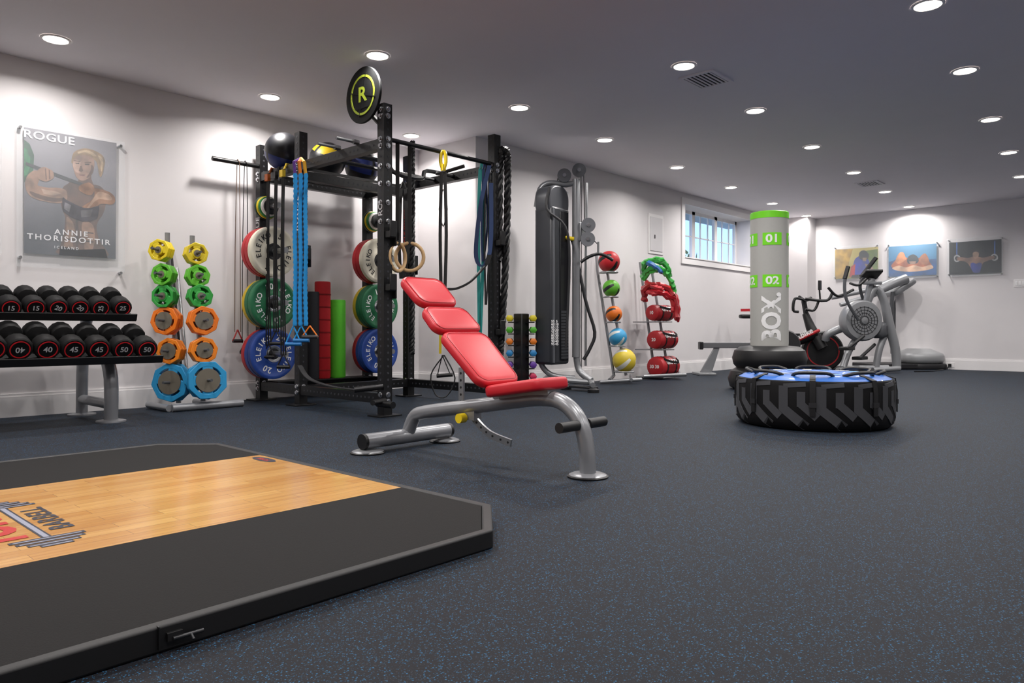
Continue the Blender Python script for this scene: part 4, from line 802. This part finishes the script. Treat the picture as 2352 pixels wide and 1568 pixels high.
MB().box((0,0,0),(.26,.05,.24),BLK,fm(A(2001,630,-.05),RT,(Z+FW*.5+RT*.2))).build('console',t,bev=.015)
MB().box((0,0,.03),(.28,.05,.05),LS,fm(A(2001,650,-.05),RT,Z)).build('console_mount',t,bev=.015)
for pp in ([(1972,735,-.3),(1945,690,-.32),(1940,650,-.3),(1948,612,-.28)],[(2000,730,.2),(1980,680,.1),(1978,645,0),(2012,592,0)]): 
    MB().tube([A(*q_) for q_ in pp],.024,GREY,8,sm=5).build('arm',t); MB().tube([A(pp[2][0],pp[2][1]-10,pp[2][2]),A(*pp[3])],.032,BLK,8).build('grip',t)
MB().tube([A(1952,650,-.2),A(1972,655,-.3),A(1990,640,-.3)],.018,BLK,8,sm=4).tube([A(1902,660,-.2),A(1925,680,-.2),A(1960,665,-.1)],.02,BLK,8,sm=4).build('fixed_handle',t)
MB().box(A(1945,800,-.25),(.3,.14,.05),BLK).tube([A(1945,802,-.25),A(1985,770,-.2)],.025,DK).box(A(1975,822,-.1),(.3,.14,.05),BLK).tube([A(1975,822,-.1),A(2010,790,0)],.025,DK).build('pedal',t,bev=.01)
# ================= TREADMILL
d6=12.1; E6=lambda px,py,o=0:D(px,py,d6+o)
t=thing('treadmill','pale silver treadmill standing at the far wall','treadmill',V((E6(2100,845).x,E6(2100,845).y,0)),world=True)
LT=mat('a4a6a8',.4,.2); sgn=-RT if FW.cross(-RT).z>0 else RT; hc=E6(2110,840)
MB().pad(rr(.72,.66,.26,8,1),.18,.06,LT,fm(V((hc.x,hc.y,.09)),FW,sgn),crown=.06).build('motor_hood',t,ang=60)
MB().pad(rr(.76,.72,.27,8,1),.09,.02,DK,fm(V((hc.x,hc.y,.0)),FW,sgn)).build('hood_base',t)
MB().box((0,0,.05),(.7,1.1,.08),DK,fm(V((E6(2056,845).x,E6(2056,845).y,0)),FW,sgn)).build('deck',t,bev=.01)
MB().tube([E6(2050,812,-.3),E6(2046,740,-.3),E6(2050,670,-.3)],.03,GREY,10,sm=3).tube([E6(2058,812,.3),E6(2054,740,.3),E6(2058,670,.3)],.03,GREY,10,sm=3).build('upright',t)
MB().tube([E6(2082,640,-.3),E6(2050,652,-.3),E6(1995,680,-.3),E6(1930,700,-.3)],[.08,.075,.05,.035],LS,10,sm=4).tube([E6(2088,632,.3),E6(2050,645,.3),E6(1995,665,.3),E6(1910,684,.3)],[.07,.06,.045,.035],LS,10,sm=4).build('handrail',t)
MB().pad(rr(.6,.46,.1,5,1),.1,.03,LS,fm(E6(2055,655),FW,(RT+Z*.65))).build('console',t); MB().box((0,.02,.105),(.4,.3,.01),mat('4b4e54',.3),fm(E6(2055,655),FW,(RT+Z*.65))).build('screen',t)
# ================= CAMERA, WORLD
cam=bpy.data.cameras.new('camera'); co=bpy.data.objects.new('camera',cam); COL.objects.link(co); S.camera=co
cam.sensor_width=36; cam.sensor_fit='HORIZONTAL'; cam.lens=F_/2352*36; cam.shift_y=(HZ-784)/2352; cam.clip_start=.02
co.location=(0,0,H); co.rotation_euler=(PI/2,0,TH-PI/2)
w=bpy.data.worlds.new('sky'); S.world=w; w.use_nodes=True; bg=w.node_tree.nodes['Background']; bg.inputs[0].default_value=(.34,.56,1,1); bg.inputs[1].default_value=2.0
S.view_settings.view_transform='Standard'
